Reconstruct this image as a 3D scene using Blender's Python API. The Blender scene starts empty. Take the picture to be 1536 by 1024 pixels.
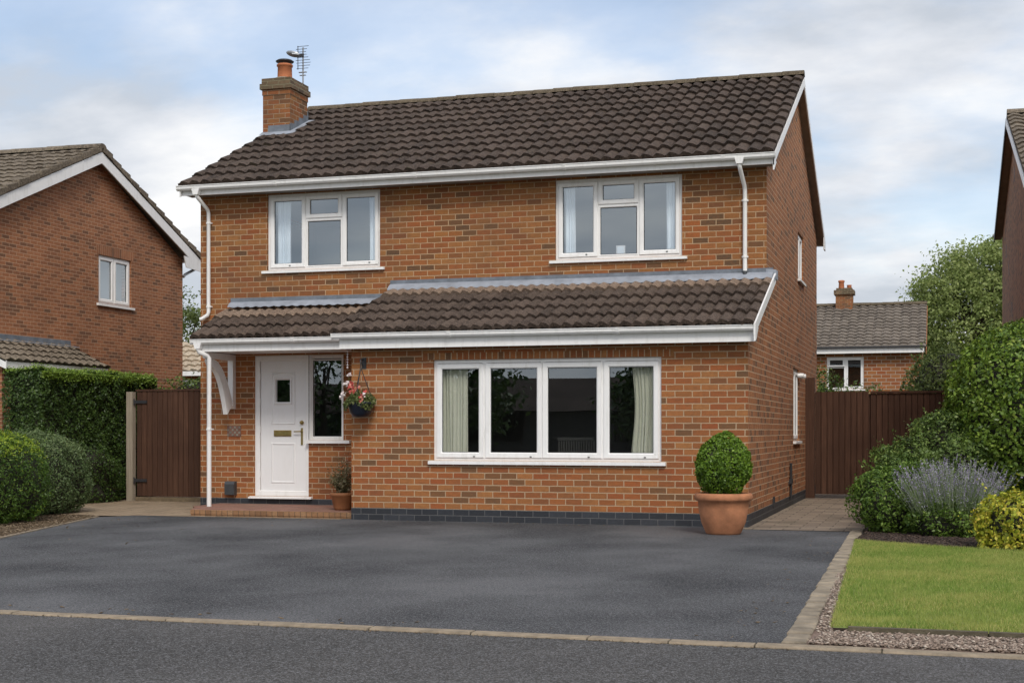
import bpy, bmesh, math, random
import numpy as np
from mathutils import Vector, Matrix
random.seed(7); rng = np.random.default_rng(7)
C = bpy.context.scene.collection
sc = bpy.context.scene
PI = math.pi
def R(a): return math.radians(a)

# ------------------------------------------------------------------ materials
def newmat(name):
    m = bpy.data.materials.new(name); m.use_nodes = True
    nt = m.node_tree; nt.nodes.clear()
    out = nt.nodes.new('ShaderNodeOutputMaterial')
    b = nt.nodes.new('ShaderNodeBsdfPrincipled')
    nt.links.new(b.outputs[0], out.inputs[0])
    return m, nt, b, out
def N(nt, t, **kw):
    n = nt.nodes.new('ShaderNode' + t)
    for k, v in kw.items():
        if k in n.inputs.keys(): n.inputs[k].default_value = v
        else: setattr(n, k, v)
    return n
def ramp(nt, stops, interp='LINEAR'):
    r = nt.nodes.new('ShaderNodeValToRGB'); cr = r.color_ramp; cr.interpolation = interp
    while len(cr.elements) < len(stops): cr.elements.new(.5)
    for e, (p, c) in zip(cr.elements, stops):
        e.position = p; e.color = (*c, 1) if len(c) == 3 else c
    return r
def mix(nt, fac, a, b, mode='MIX'):
    m = nt.nodes.new('ShaderNodeMix'); m.data_type = 'RGBA'; m.blend_type = mode
    for s, v in ((0, fac), (6, a), (7, b)):
        if hasattr(v, 'is_output'): nt.links.new(v, m.inputs[s])
        elif s == 0: m.inputs[0].default_value = v
        else: m.inputs[s].default_value = (*v, 1)
    return m.outputs[2]
def noise(nt, vec, scale, detail=4, rough=.55):
    n = N(nt, 'TexNoise', Scale=scale, Detail=detail, Roughness=rough)
    nt.links.new(vec, n.inputs['Vector']); return n.outputs['Fac']
def rngmap(nt, v, a, b, c=0., d=1.):
    m = nt.nodes.new('ShaderNodeMapRange'); nt.links.new(v, m.inputs[0])
    for i, q in enumerate((a, b, c, d)): m.inputs[i+1].default_value = q
    return m.outputs[0]
def math_(nt, op, a, b=0.):
    m = nt.nodes.new('ShaderNodeMath'); m.operation = op
    for i, v in enumerate((a, b)):
        if hasattr(v, 'is_output'): nt.links.new(v, m.inputs[i])
        else: m.inputs[i].default_value = v
    return m.outputs[0]
def bump(nt, b, h, strength=.3, dist=.01):
    n = N(nt, 'Bump', Strength=strength, Distance=dist)
    nt.links.new(h, n.inputs['Height']); nt.links.new(n.outputs[0], b.inputs['Normal'])
def obco(nt): return N(nt, 'TexCoord').outputs['Object']
def uvco(nt): return N(nt, 'TexCoord').outputs['UV']
def setc(nt, b, c):
    if hasattr(c, 'is_output'): nt.links.new(c, b.inputs['Base Color'])
    else: b.inputs['Base Color'].default_value = (*c, 1)

ORANGE = [(0, (0.082, 0.049, 0.026)), (0.07, (0.14, 0.068, 0.028)), (0.15, (0.214, 0.066, 0.021)), (0.26, (0.33, 0.116, 0.028)), (0.37, (0.288, 0.07, 0.018)), (0.49, (0.363, 0.145, 0.036)), (0.6, (0.222, 0.086, 0.026)), (0.72, (0.354, 0.098, 0.022)), (0.86, (0.387, 0.168, 0.048)), (1, (0.272, 0.105, 0.029))]
LOWER = [(0, (0.118, 0.068, 0.034)), (0.06, (0.174, 0.084, 0.034)), (0.14, (0.261, 0.073, 0.022)), (0.26, (0.371, 0.129, 0.034)), (0.37, (0.324, 0.076, 0.019)), (0.49, (0.403, 0.157, 0.043)), (0.6, (0.269, 0.094, 0.028)), (0.72, (0.379, 0.101, 0.024)), (0.86, (0.411, 0.174, 0.052)), (1, (0.316, 0.107, 0.029))]
BROWN = [(0, (0.139, 0.072, 0.041)), (0.12, (0.213, 0.092, 0.044)), (0.4, (0.353, 0.132, 0.055)), (0.7, (0.41, 0.16, 0.066)), (1, (0.443, 0.183, 0.081))]
BROWN2 = [(0, (0.11, 0.069, 0.039)), (0.12, (0.187, 0.092, 0.044)), (0.4, (0.308, 0.127, 0.055)), (0.7, (0.363, 0.156, 0.066)), (1, (0.418, 0.196, 0.084))]
GABLE = [(0, (0.093, 0.05, 0.026)), (0.1, (0.171, 0.078, 0.033)), (0.32, (0.341, 0.121, 0.038)), (0.65, (0.411, 0.152, 0.047)), (1, (0.435, 0.155, 0.046))]
BLUE = [(0, (.016,.018,.023)), (.5, (.026,.030,.038)), (1, (.042,.046,.056))]
def brick(name, stops, bw=.254, rh=.094, mortar=(.44,.31,.19), ms=.008, weather=.35, gloss=.85, dirt=(.09,.05,.03)):
    m, nt, b, out = newmat(name); uv = uvco(nt)
    # slightly wobbly courses
    nz = N(nt, 'TexNoise', Scale=9., Detail=2.); nt.links.new(uv, nz.inputs['Vector'])
    sub = N(nt, 'VectorMath', operation='SUBTRACT'); nt.links.new(nz.outputs['Color'], sub.inputs[0]); sub.inputs[1].default_value = (.5,.5,.5)
    sc_ = N(nt, 'VectorMath', operation='SCALE'); nt.links.new(sub.outputs[0], sc_.inputs[0]); sc_.inputs['Scale'].default_value = .010
    ad = N(nt, 'VectorMath', operation='ADD'); nt.links.new(uv, ad.inputs[0]); nt.links.new(sc_.outputs[0], ad.inputs[1]); v = ad.outputs[0]
    t = N(nt, 'TexBrick', offset=.5); nt.links.new(v, t.inputs['Vector'])
    t.inputs['Color1'].default_value = (0,0,0,1); t.inputs['Color2'].default_value = (1,1,1,1); t.inputs['Mortar'].default_value = (.5,.5,.5,1)
    for k, q in (('Scale', 1.), ('Mortar Size', ms), ('Mortar Smooth', .15), ('Bias', 0.), ('Brick Width', bw), ('Row Height', rh)): t.inputs[k].default_value = q
    r = ramp(nt, stops); nt.links.new(t.outputs['Color'], r.inputs[0])
    grain = noise(nt, v, 60, 5, .7); big = noise(nt, uv, .9, 4)
    st = N(nt, 'Mapping'); nt.links.new(uv, st.inputs[0]); st.inputs['Scale'].default_value = (6., 22., 1.)
    streak = noise(nt, st.outputs[0], 1.3, 4, .6)
    c = mix(nt, math_(nt, 'MULTIPLY', rngmap(nt, grain, .45, .75), .35), r.outputs[0], dirt)
    c = mix(nt, math_(nt, 'MULTIPLY', rngmap(nt, streak, .5, .75), .45), c, dirt)
    mot = noise(nt, v, 19, 4, .7)
    c = mix(nt, math_(nt, 'MULTIPLY', rngmap(nt, mot, .35, .7), .55), c, tuple(min(1, q*.50) for q in stops[len(stops)//2][1]))
    mot2 = noise(nt, st.outputs[0], 2.7, 4, .6)
    c = mix(nt, math_(nt, 'MULTIPLY', rngmap(nt, mot2, .50, .72), .30), c, tuple(min(1, q*1.2+.01) for q in stops[-1][1]))
    mc = mix(nt, rngmap(nt, grain, .35, .7), mortar, tuple(q*.6 for q in mortar))
    c = mix(nt, t.outputs['Fac'], c, mc)
    c = mix(nt, math_(nt, 'MULTIPLY', rngmap(nt, big, .42, .72), weather), c, dirt)
    setc(nt, b, c); b.inputs['Roughness'].default_value = gloss
    h = math_(nt, 'SUBTRACT', math_(nt, 'MULTIPLY', grain, .35), t.outputs['Fac'])
    bump(nt, b, h, .6, .008)
    return m
def plain(name, col, rough=.5, var=.0, scale=6., metal=0., bmp=0., bscale=80., spec=.5):
    m, nt, b, out = newmat(name)
    b.inputs['Roughness'].default_value = rough; b.inputs['Metallic'].default_value = metal; b.inputs['Specular IOR Level'].default_value = spec
    if var:
        n = noise(nt, obco(nt), scale, 5, .6)
        setc(nt, b, mix(nt, rngmap(nt, n, .3, .7), col, tuple(q*(1-var) for q in col)))
    else: setc(nt, b, col)
    if bmp: bump(nt, b, noise(nt, obco(nt), bscale, 4), bmp, .01)
    return m
def tile_mat(name, lo, hi, moss=(.09,.085,.03), mossamt=.5):
    m, nt, b, out = newmat(name); uv = uvco(nt); o = obco(nt)
    fl = N(nt, 'VectorMath', operation='FLOOR'); nt.links.new(uv, fl.inputs[0])
    w = N(nt, 'TexWhiteNoise', noise_dimensions='2D'); nt.links.new(fl.outputs[0], w.inputs['Vector'])
    c = mix(nt, w.outputs['Value'], lo, hi)
    g = noise(nt, o, 38, 5, .75)
    c = mix(nt, math_(nt, 'MULTIPLY', rngmap(nt, g, .45, .62), .75), c, tuple(q*1.8 for q in hi))
    g2 = noise(nt, o, 16, 4, .7); c = mix(nt, math_(nt, 'MULTIPLY', rngmap(nt, g2, .45, .65), .6), c, tuple(q*.55 for q in lo))
    n2 = noise(nt, o, 1.1, 5, .6)
    c = mix(nt, math_(nt, 'MULTIPLY', rngmap(nt, n2, .5, .8), .5), c, tuple(q*1.35 for q in hi))
    n3 = noise(nt, o, 7, 5, .7)
    c = mix(nt, math_(nt, 'MULTIPLY', rngmap(nt, n3, .60, .72), mossamt), c, moss)
    setc(nt, b, c); b.inputs['Roughness'].default_value = .9; b.inputs['Specular IOR Level'].default_value = .25
    bump(nt, b, g, .5, .01); return m
def leaf_mat(name, stops, rough=.45, trans=.22):
    m, nt, b, out = newmat(name)
    g = N(nt, 'NewGeometry'); r = ramp(nt, stops); nt.links.new(g.outputs['Random Per Island'], r.inputs[0])
    n = noise(nt, obco(nt), 1.6, 3)
    c = mix(nt, rngmap(nt, n, .35, .7, 0, .5), r.outputs[0], stops[len(stops)//2][1])
    setc(nt, b, c); b.inputs['Roughness'].default_value = rough; b.inputs['Specular IOR Level'].default_value = .35
    tr = N(nt, 'BsdfTranslucent'); nt.links.new(c, tr.inputs[0])
    mx = N(nt, 'MixShader'); mx.inputs[0].default_value = trans
    nt.links.new(b.outputs[0], mx.inputs[1]); nt.links.new(tr.outputs[0], mx.inputs[2]); nt.links.new(mx.outputs[0], out.inputs[0])
    return m
def island_mat(name, stops, rough=.85):
    m, nt, b, out = newmat(name)
    g = N(nt, 'NewGeometry'); r = ramp(nt, stops); nt.links.new(g.outputs['Random Per Island'], r.inputs[0])
    n = noise(nt, obco(nt), 30, 4)
    setc(nt, b, mix(nt, rngmap(nt, n, .3, .7, 0, .4), r.outputs[0], (.06,.05,.04))); b.inputs['Roughness'].default_value = rough
    return m
def glass_mat(name, base=.2, tint=(.80,.86,.88), rough=.0):
    m, nt, b, out = newmat(name); nt.nodes.remove(b)
    tr = N(nt, 'BsdfTransparent'); tr.inputs[0].default_value = (*tint, 1)
    gl = N(nt, 'BsdfGlossy'); gl.inputs['Roughness'].default_value = rough; gl.inputs[0].default_value = (.84,.93,1,1)
    nz = noise(nt, obco(nt), .9, 1); bp = N(nt, 'Bump', Strength=.06, Distance=.02); nt.links.new(nz, bp.inputs['Height']); nt.links.new(bp.outputs[0], gl.inputs['Normal'])
    f = N(nt, 'LayerWeight', Blend=.5); fa = math_(nt, 'ADD', math_(nt, 'MULTIPLY', math_(nt, 'POWER', f.outputs['Facing'], 4.), .6), base+.04)
    mx = N(nt, 'MixShader'); nt.links.new(fa, mx.inputs[0]); nt.links.new(tr.outputs[0], mx.inputs[1]); nt.links.new(gl.outputs[0], mx.inputs[2])
    nt.links.new(mx.outputs[0], out.inputs[0]); return m
def tarmac(name, lo, hi, big=.5, speck=(.22,.22,.23)):
    m, nt, b, out = newmat(name); o = obco(nt)
    mp = N(nt, 'Mapping'); nt.links.new(o, mp.inputs[0]); mp.inputs['Scale'].default_value = (.55, .42, 1.); mp.inputs['Rotation'].default_value = (0, 0, .5)
    n1 = noise(nt, mp.outputs[0], 1.0, 3, .5); n2 = noise(nt, o, 62, 3, .8); n3 = noise(nt, o, 190, 2, .6)
    nb = noise(nt, o, 2.3, 5, .6); nm = noise(nt, o, 24, 3, .8)
    c = mix(nt, rngmap(nt, n1, .36, .64), lo, hi); c = mix(nt, rngmap(nt, nb, .55, .75, 0, .5), c, tuple(q*.8 for q in lo)); c = mix(nt, rngmap(nt, nm, .5, .66, 0, .5), c, tuple(q*.6 for q in lo)); c = mix(nt, rngmap(nt, nm, .5, .36, 0, .35), c, speck)
    c = mix(nt, rngmap(nt, n2, .46, .60, 0, .75), c, tuple(q*.45 for q in lo))
    c = mix(nt, rngmap(nt, n2, .46, .38, 0, .5), c, speck)
    vo = N(nt, 'TexVoronoi', Scale=120.); nt.links.new(o, vo.inputs['Vector'])
    cs = N(nt, 'SeparateColor'); nt.links.new(vo.outputs['Color'], cs.inputs[0])
    c = mix(nt, rngmap(nt, cs.outputs[0], .86, .90, 0, .7), c, speck)
    setc(nt, b, c); nt.links.new(rngmap(nt, n1, .35, .65, .85, .62), b.inputs['Roughness']); b.inputs['Specular IOR Level'].default_value = .3
    bump(nt, b, math_(nt, 'ADD', n3, math_(nt, 'MULTIPLY', vo.outputs['Distance'], 1.)), .8, .006); return m
def paving(name, c1, c2, bw, rh, joint=(.07,.06,.04), rot=0.):
    m, nt, b, out = newmat(name); o = obco(nt)
    mp = N(nt, 'Mapping'); nt.links.new(o, mp.inputs[0]); mp.inputs['Rotation'].default_value = (0, 0, rot)
    t = N(nt, 'TexBrick', offset=.5); nt.links.new(mp.outputs[0], t.inputs['Vector'])
    t.inputs['Color1'].default_value = (*c1, 1); t.inputs['Color2'].default_value = (*c2, 1); t.inputs['Mortar'].default_value = (*joint, 1)
    for k, q in (('Scale', 1.), ('Mortar Size', .009), ('Mortar Smooth', .2), ('Brick Width', bw), ('Row Height', rh)): t.inputs[k].default_value = q
    g = noise(nt, o, 40, 5, .7); n = noise(nt, o, 1.6, 4)
    c = mix(nt, rngmap(nt, g, .4, .7, 0, .5), t.outputs['Color'], tuple(q*.55 for q in c1))
    c = mix(nt, rngmap(nt, n, .5, .75, 0, .55), c, (.06,.055,.03))
    setc(nt, b, c); b.inputs['Roughness'].default_value = .9
    bump(nt, b, math_(nt, 'SUBTRACT', math_(nt, 'MULTIPLY', g, .4), t.outputs['Fac']), .5, .008); return m
def wood(name, lo, hi, spacing=.12, axis='X'):
    m, nt, b, out = newmat(name); uv = uvco(nt)
    mp = N(nt, 'Mapping'); nt.links.new(uv, mp.inputs[0]); mp.inputs['Scale'].default_value = (40, 1.6, 1)
    n = noise(nt, mp.outputs[0], 1., 5, .65); n2 = noise(nt, uv, 1.5, 3)
    g = N(nt, 'NewGeometry')
    c = mix(nt, rngmap(nt, n, .3, .7), lo, hi)
    c = mix(nt, rngmap(nt, n2, .4, .7, 0, .5), c, lo)
    c = mix(nt, math_(nt, 'MULTIPLY', g.outputs['Random Per Island'], .5), c, tuple(q*.6 for q in lo))
    setc(nt, b, c); b.inputs['Roughness'].default_value = .8; b.inputs['Specular IOR Level'].default_value = .25; bump(nt, b, n, .4, .005); return m
def ground_noise(name, stops, scale, bs=60.):
    m, nt, b, out = newmat(name); o = obco(nt)
    n = noise(nt, o, scale, 8, .7); r = ramp(nt, stops); nt.links.new(n, r.inputs[0]); setc(nt, b, r.outputs[0])
    b.inputs['Roughness'].default_value = .95; bump(nt, b, noise(nt, o, bs, 4), .8, .02); return m
def pvc_mat(name, col=(.84,.835,.82), grime=.35):
    m, nt, b, out = newmat(name); o = obco(nt)
    mp = N(nt, 'Mapping'); nt.links.new(o, mp.inputs[0]); mp.inputs['Scale'].default_value = (11., 11., 2.2)
    n = noise(nt, mp.outputs[0], 1., 5, .7)
    setc(nt, b, mix(nt, rngmap(nt, n, .50, .74, 0, grime), col, (.52,.50,.44))); b.inputs['Roughness'].default_value = .38; return m

M = {}
M['brick_up'] = brick('brick upper', ORANGE, mortar=(.53,.36,.21), ms=.0075)
M['brick_low'] = brick('brick lower', LOWER, mortar=(.54,.39,.245), ms=.0078, weather=.2)
M['brick_gable'] = brick('brick gable', GABLE, mortar=(.58,.38,.23), weather=.3)
M['brick_left'] = brick('brick left neighbour', BROWN, bw=.225, rh=.075, mortar=(.56,.36,.23), ms=.006, weather=.3)
M['brick_right'] = brick('brick right neighbour', BROWN2, bw=.225, rh=.075, mortar=(.30,.2,.14), ms=.006, weather=.3)
M['brick_far'] = brick('brick rear', LOWER, bw=.40, rh=.16, mortar=(.5,.4,.3), ms=.015, weather=.3)
M['brick_chim'] = brick('brick chimney', ORANGE, mortar=(.42,.3,.19), weather=.55)
M['plinth'] = brick('blue brick', BLUE, bw=.254, rh=.094, mortar=(.13,.13,.13), ms=.006, weather=.2, gloss=.55, dirt=(.03,.03,.032))
M['step'] = brick('step brick', [(0,(.17,.075,.055)),(.5,(.30,.12,.085)),(1,(.36,.17,.12))], bw=.2, rh=.1, mortar=(.35,.25,.19), ms=.007, weather=.5, dirt=(.16,.11,.07))
M['step_edge'] = brick('step edging', [(0,(.22,.11,.05)),(.5,(.36,.19,.09)),(1,(.42,.25,.13))], bw=.1, rh=.3, mortar=(.12,.08,.05), ms=.006, weather=.4)
M['tile'] = tile_mat('roof tile', (.026,.019,.015), (.080,.058,.046), mossamt=.4)
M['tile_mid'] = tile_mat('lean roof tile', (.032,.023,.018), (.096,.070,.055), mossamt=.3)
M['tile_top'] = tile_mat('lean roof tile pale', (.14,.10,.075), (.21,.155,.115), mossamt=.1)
M['tile_left'] = tile_mat('mossy tile', (.085,.068,.050), (.17,.14,.105), moss=(.12,.11,.05), mossamt=.6)
M['tile_far'] = tile_mat('far tile', (.09,.075,.062), (.17,.145,.12), mossamt=.3)
M['tile_pale'] = tile_mat('pale tile', (.28,.22,.16), (.42,.35,.26), mossamt=.2)
M['ridge'] = tile_mat('ridge tile', (.07,.055,.035), (.12,.095,.065), moss=(.12,.11,.045), mossamt=.8)
M['pvc'] = pvc_mat('white plastic')
M['door'] = pvc_mat('door white', (.80,.80,.80), .12)
M['rubber'] = plain('black gasket', (.015,.015,.017), .6)
M['glass'] = glass_mat('window glass', .24, tint=(.94,.97,.99))
M['glass_low'] = glass_mat('window glass dark', .17, tint=(.97,.98,.96))
M['lead'] = plain('lead', (.19,.215,.25), .65, .45, 5., .0, .5, 12.)
M['lead_pale'] = plain('lead pale', (.33,.36,.41), .6, .35, 4., .0, .5, 10.)
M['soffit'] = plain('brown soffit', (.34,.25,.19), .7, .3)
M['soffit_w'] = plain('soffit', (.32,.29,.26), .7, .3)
M['terra'] = plain('terracotta', (.52,.22,.105), .85, .5, 4.5, 0, .4, 40.)
M['terra2'] = plain('terracotta brown', (.34,.14,.055), .7, .3, 7.)
M['chimpot'] = plain('chimney pot clay', (.50,.17,.07), .8, .3, 6.)
M['dark'] = plain('dark metal', (.03,.03,.033), .5)
M['greybox'] = plain('grey plastic', (.055,.06,.065), .5, .2)
M['brass'] = plain('brass', (.42,.32,.12), .35, .3, 20., .9)
M['alu'] = plain('aluminium', (.42,.44,.46), .4, .2, 8., .6)
M['soil'] = ground_noise('soil', [(.3,(.02,.014,.01)),(.7,(.06,.04,.028))], 20.)
M['twig'] = plain('twigs', (.028,.026,.016), .9, .5, 8., 0, .6, 30.)
M['render_dark'] = plain('dark rendered wall', (.085,.08,.072), .9, .4)
M['bark'] = plain('bark', (.085,.065,.05), .9, .5, 9., 0, .8, 30.)
M['curtain'] = plain('curtain', (.64,.65,.56), .9, .08, 3.)
M['curtain_up'] = plain('curtain net', (.84,.90,.94), .9, .1, 3.)
M['room'] = plain('room plaster', (.30,.34,.40), .9)
M['room_dark'] = plain('room dark', (.065,.062,.058), .9)
M['wood'] = wood('brown fence stain', (.056,.026,.016), (.132,.066,.040))
M['postwood'] = wood('weathered post', (.28,.235,.175), (.50,.43,.34))
M['sleeper'] = plain('timber threshold', (.20,.15,.09), .9, .5, 12., 0, .6, 30.)
M['basket'] = plain('blue glazed bowl', (.012,.017,.032), .35, .5, 12.)
M['concrete'] = plain('kerb concrete', (.34,.275,.195), .95, .45, 9., 0, .8, 70.)
M['sett'] = plain('sett concrete', (.36,.30,.22), .95, .6, 5., 0, .8, 60.)
M['edging'] = plain('edging concrete', (.13,.11,.07), .95, .5, 7., 0, .8, 60.)
M['mortar'] = plain('mortar', (.30,.28,.22), .95, .5, 14., 0, .8, 40.)
M['pantile'] = plain('air brick', (.24,.12,.085), .8, .4, 20.)
M['shirt'] = plain('white fabric', (.7,.7,.68), .9)
M['chairwood'] = plain('grey painted wood', (.085,.085,.08), .8)
M['road'] = tarmac('road tarmac', (.048,.046,.043), (.082,.076,.070))
M['drive'] = tarmac('drive tarmac', (.026,.028,.031), (.130,.133,.138))
M['pave_l'] = paving('sandy paving', (.29,.21,.135), (.40,.31,.21), .2, .1, (.11,.08,.05))
M['pave_r'] = paving('path blocks', (.20,.155,.115), (.31,.245,.18), .42, .28, (.05,.04,.03))
M['lawn'] = ground_noise('lawn base', [(.25,(.12,.16,.04)),(.5,(.19,.24,.06)),(.75,(.30,.28,.10))], 2.2)
M['earth'] = ground_noise('far ground', [(.3,(.05,.07,.02)),(.7,(.10,.11,.04))], .3)
M['gravelbase'] = ground_noise('gravel base', [(.3,(.12,.08,.06)),(.7,(.28,.2,.16))], 25.)
M['litter'] = ground_noise('leaf litter', [(.3,(.07,.045,.025)),(.7,(.20,.14,.08))], 12.)
G1 = [(0,(.010,.026,.006)),(.5,(.026,.060,.012)),(.85,(.050,.105,.018)),(1,(.085,.16,.03))]
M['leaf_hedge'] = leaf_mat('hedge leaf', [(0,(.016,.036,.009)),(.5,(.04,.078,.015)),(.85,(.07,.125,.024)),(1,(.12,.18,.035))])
M['leaf_hedge_lit'] = leaf_mat('hedge lit top leaf', [(0,(.09,.16,.02)),(.6,(.18,.28,.035)),(1,(.28,.38,.06))])  # this and the next two: light from above put into the leaf colour
M['leaf_lime_lit'] = leaf_mat('lime lit top leaf', [(0,(.14,.24,.02)),(.6,(.27,.38,.03)),(1,(.42,.48,.05))])
M['leaf_grey_lit'] = leaf_mat('grey lit top leaf', [(0,(.10,.15,.06)),(.6,(.18,.25,.10)),(1,(.28,.33,.15))])
M['leaf_lime'] = leaf_mat('lime leaf', [(0,(.025,.060,.010)),(.5,(.055,.115,.018)),(.9,(.11,.19,.028)),(1,(.22,.28,.03))])
M['leaf_grey'] = leaf_mat('grey green leaf', [(0,(.04,.075,.022)),(.5,(.09,.145,.05)),(.9,(.15,.21,.085)),(1,(.22,.27,.12))])
M['leaf_box'] = leaf_mat('box leaf', [(0,(.04,.09,.008)),(.5,(.10,.19,.014)),(.9,(.17,.28,.025)),(1,(.25,.36,.04))])
M['leaf_laurel'] = leaf_mat('laurel leaf', [(0,(.04,.085,.011)),(.5,(.11,.19,.024)),(.85,(.20,.295,.04)),(1,(.31,.38,.07))], .38)
M['leaf_mid'] = leaf_mat('shrub leaf', [(0,(.030,.060,.014)),(.5,(.085,.145,.032)),(.9,(.17,.245,.055)),(1,(.28,.34,.10))])
M['leaf_dark'] = leaf_mat('dark shrub leaf', [(0,(.038,.085,.012)),(.5,(.09,.165,.024)),(.9,(.165,.255,.04)),(1,(.25,.33,.07))])
M['leaf_gold'] = leaf_mat('golden leaf', [(0,(.14,.20,.02)),(.35,(.30,.35,.03)),(.75,(.52,.49,.05)),(1,(.66,.50,.08))])
M['leaf_tree'] = leaf_mat('tree leaf', [(0,(.13,.18,.05)),(.5,(.26,.34,.10)),(.9,(.37,.43,.15)),(1,(.45,.49,.20))], .5, .45)
M['leaf_far'] = leaf_mat('far tree leaf', [(0,(.05,.075,.02)),(.5,(.11,.15,.04)),(1,(.21,.25,.07))], .6, .3)
M['leaf_plant'] = leaf_mat('plant leaf', [(0,(.05,.07,.02)),(.5,(.13,.17,.05)),(1,(.24,.25,.10))])
M['leaf_potplant'] = leaf_mat('pot plant leaf', [(0,(.09,.07,.035)),(.5,(.16,.16,.075)),(1,(.28,.20,.13))])
M['lav_stem'] = leaf_mat('lavender stem', [(0,(.12,.18,.07)),(.5,(.22,.29,.13)),(1,(.34,.40,.23))])
M['lav_fl'] = leaf_mat('lavender flower', [(0,(.22,.18,.28)),(.5,(.34,.30,.42)),(1,(.46,.43,.54))])
M['red'] = island_mat('red petals', [(0,(.45,.03,.03)),(.5,(.60,.10,.08)),(1,(.75,.28,.22))])
M['white'] = island_mat('white petals', [(0,(.75,.62,.62)),(1,(.85,.80,.78))])
M['grass'] = leaf_mat('grass blade', [(0,(.12,.19,.02)),(.5,(.20,.29,.04)),(.85,(.31,.37,.07)),(1,(.48,.42,.15))], .6, .4)
M['grass_dry'] = leaf_mat('dry grass blade', [(0,(.36,.36,.09)),(.5,(.54,.50,.16)),(1,(.68,.58,.28))], .6, .4)
def grass_mat(name, g_st, dry):
    m, nt, b, out = newmat(name); o = obco(nt)
    g = N(nt, 'NewGeometry'); rr = ramp(nt, g_st); nt.links.new(g.outputs['Random Per Island'], rr.inputs[0])
    n1 = noise(nt, o, .9, 4, .6); n2 = noise(nt, o, 5., 4, .65)
    f = math_(nt, 'ADD', rngmap(nt, n1, .46, .68, 0, .75), rngmap(nt, n2, .48, .7, 0, .5))
    c = mix(nt, math_(nt, 'MINIMUM', f, .95), rr.outputs[0], dry); setc(nt, b, c); b.inputs['Roughness'].default_value = .6; b.inputs['Specular IOR Level'].default_value = .2
    tr = N(nt, 'BsdfTranslucent'); nt.links.new(c, tr.inputs[0]); mx = N(nt, 'MixShader'); mx.inputs[0].default_value = .4
    nt.links.new(b.outputs[0], mx.inputs[1]); nt.links.new(tr.outputs[0], mx.inputs[2]); nt.links.new(mx.outputs[0], out.inputs[0]); return m
M['grass'] = grass_mat('grass blade', [(0,(.13,.21,.035)),(.5,(.22,.335,.06)),(.85,(.32,.42,.10)),(1,(.52,.48,.19))], (.42,.43,.13))
M['gravel'] = island_mat('gravel', [(0,(.11,.08,.06)),(.4,(.27,.20,.155)),(.75,(.38,.29,.23)),(1,(.60,.52,.43))])
M['mulch'] = island_mat('bark chips', [(0,(.018,.011,.008)),(.6,(.055,.032,.022)),(1,(.12,.075,.055))])
M['chips'] = island_mat('dry chips', [(0,(.08,.05,.025)),(.6,(.20,.14,.08)),(1,(.34,.26,.17))])

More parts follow.
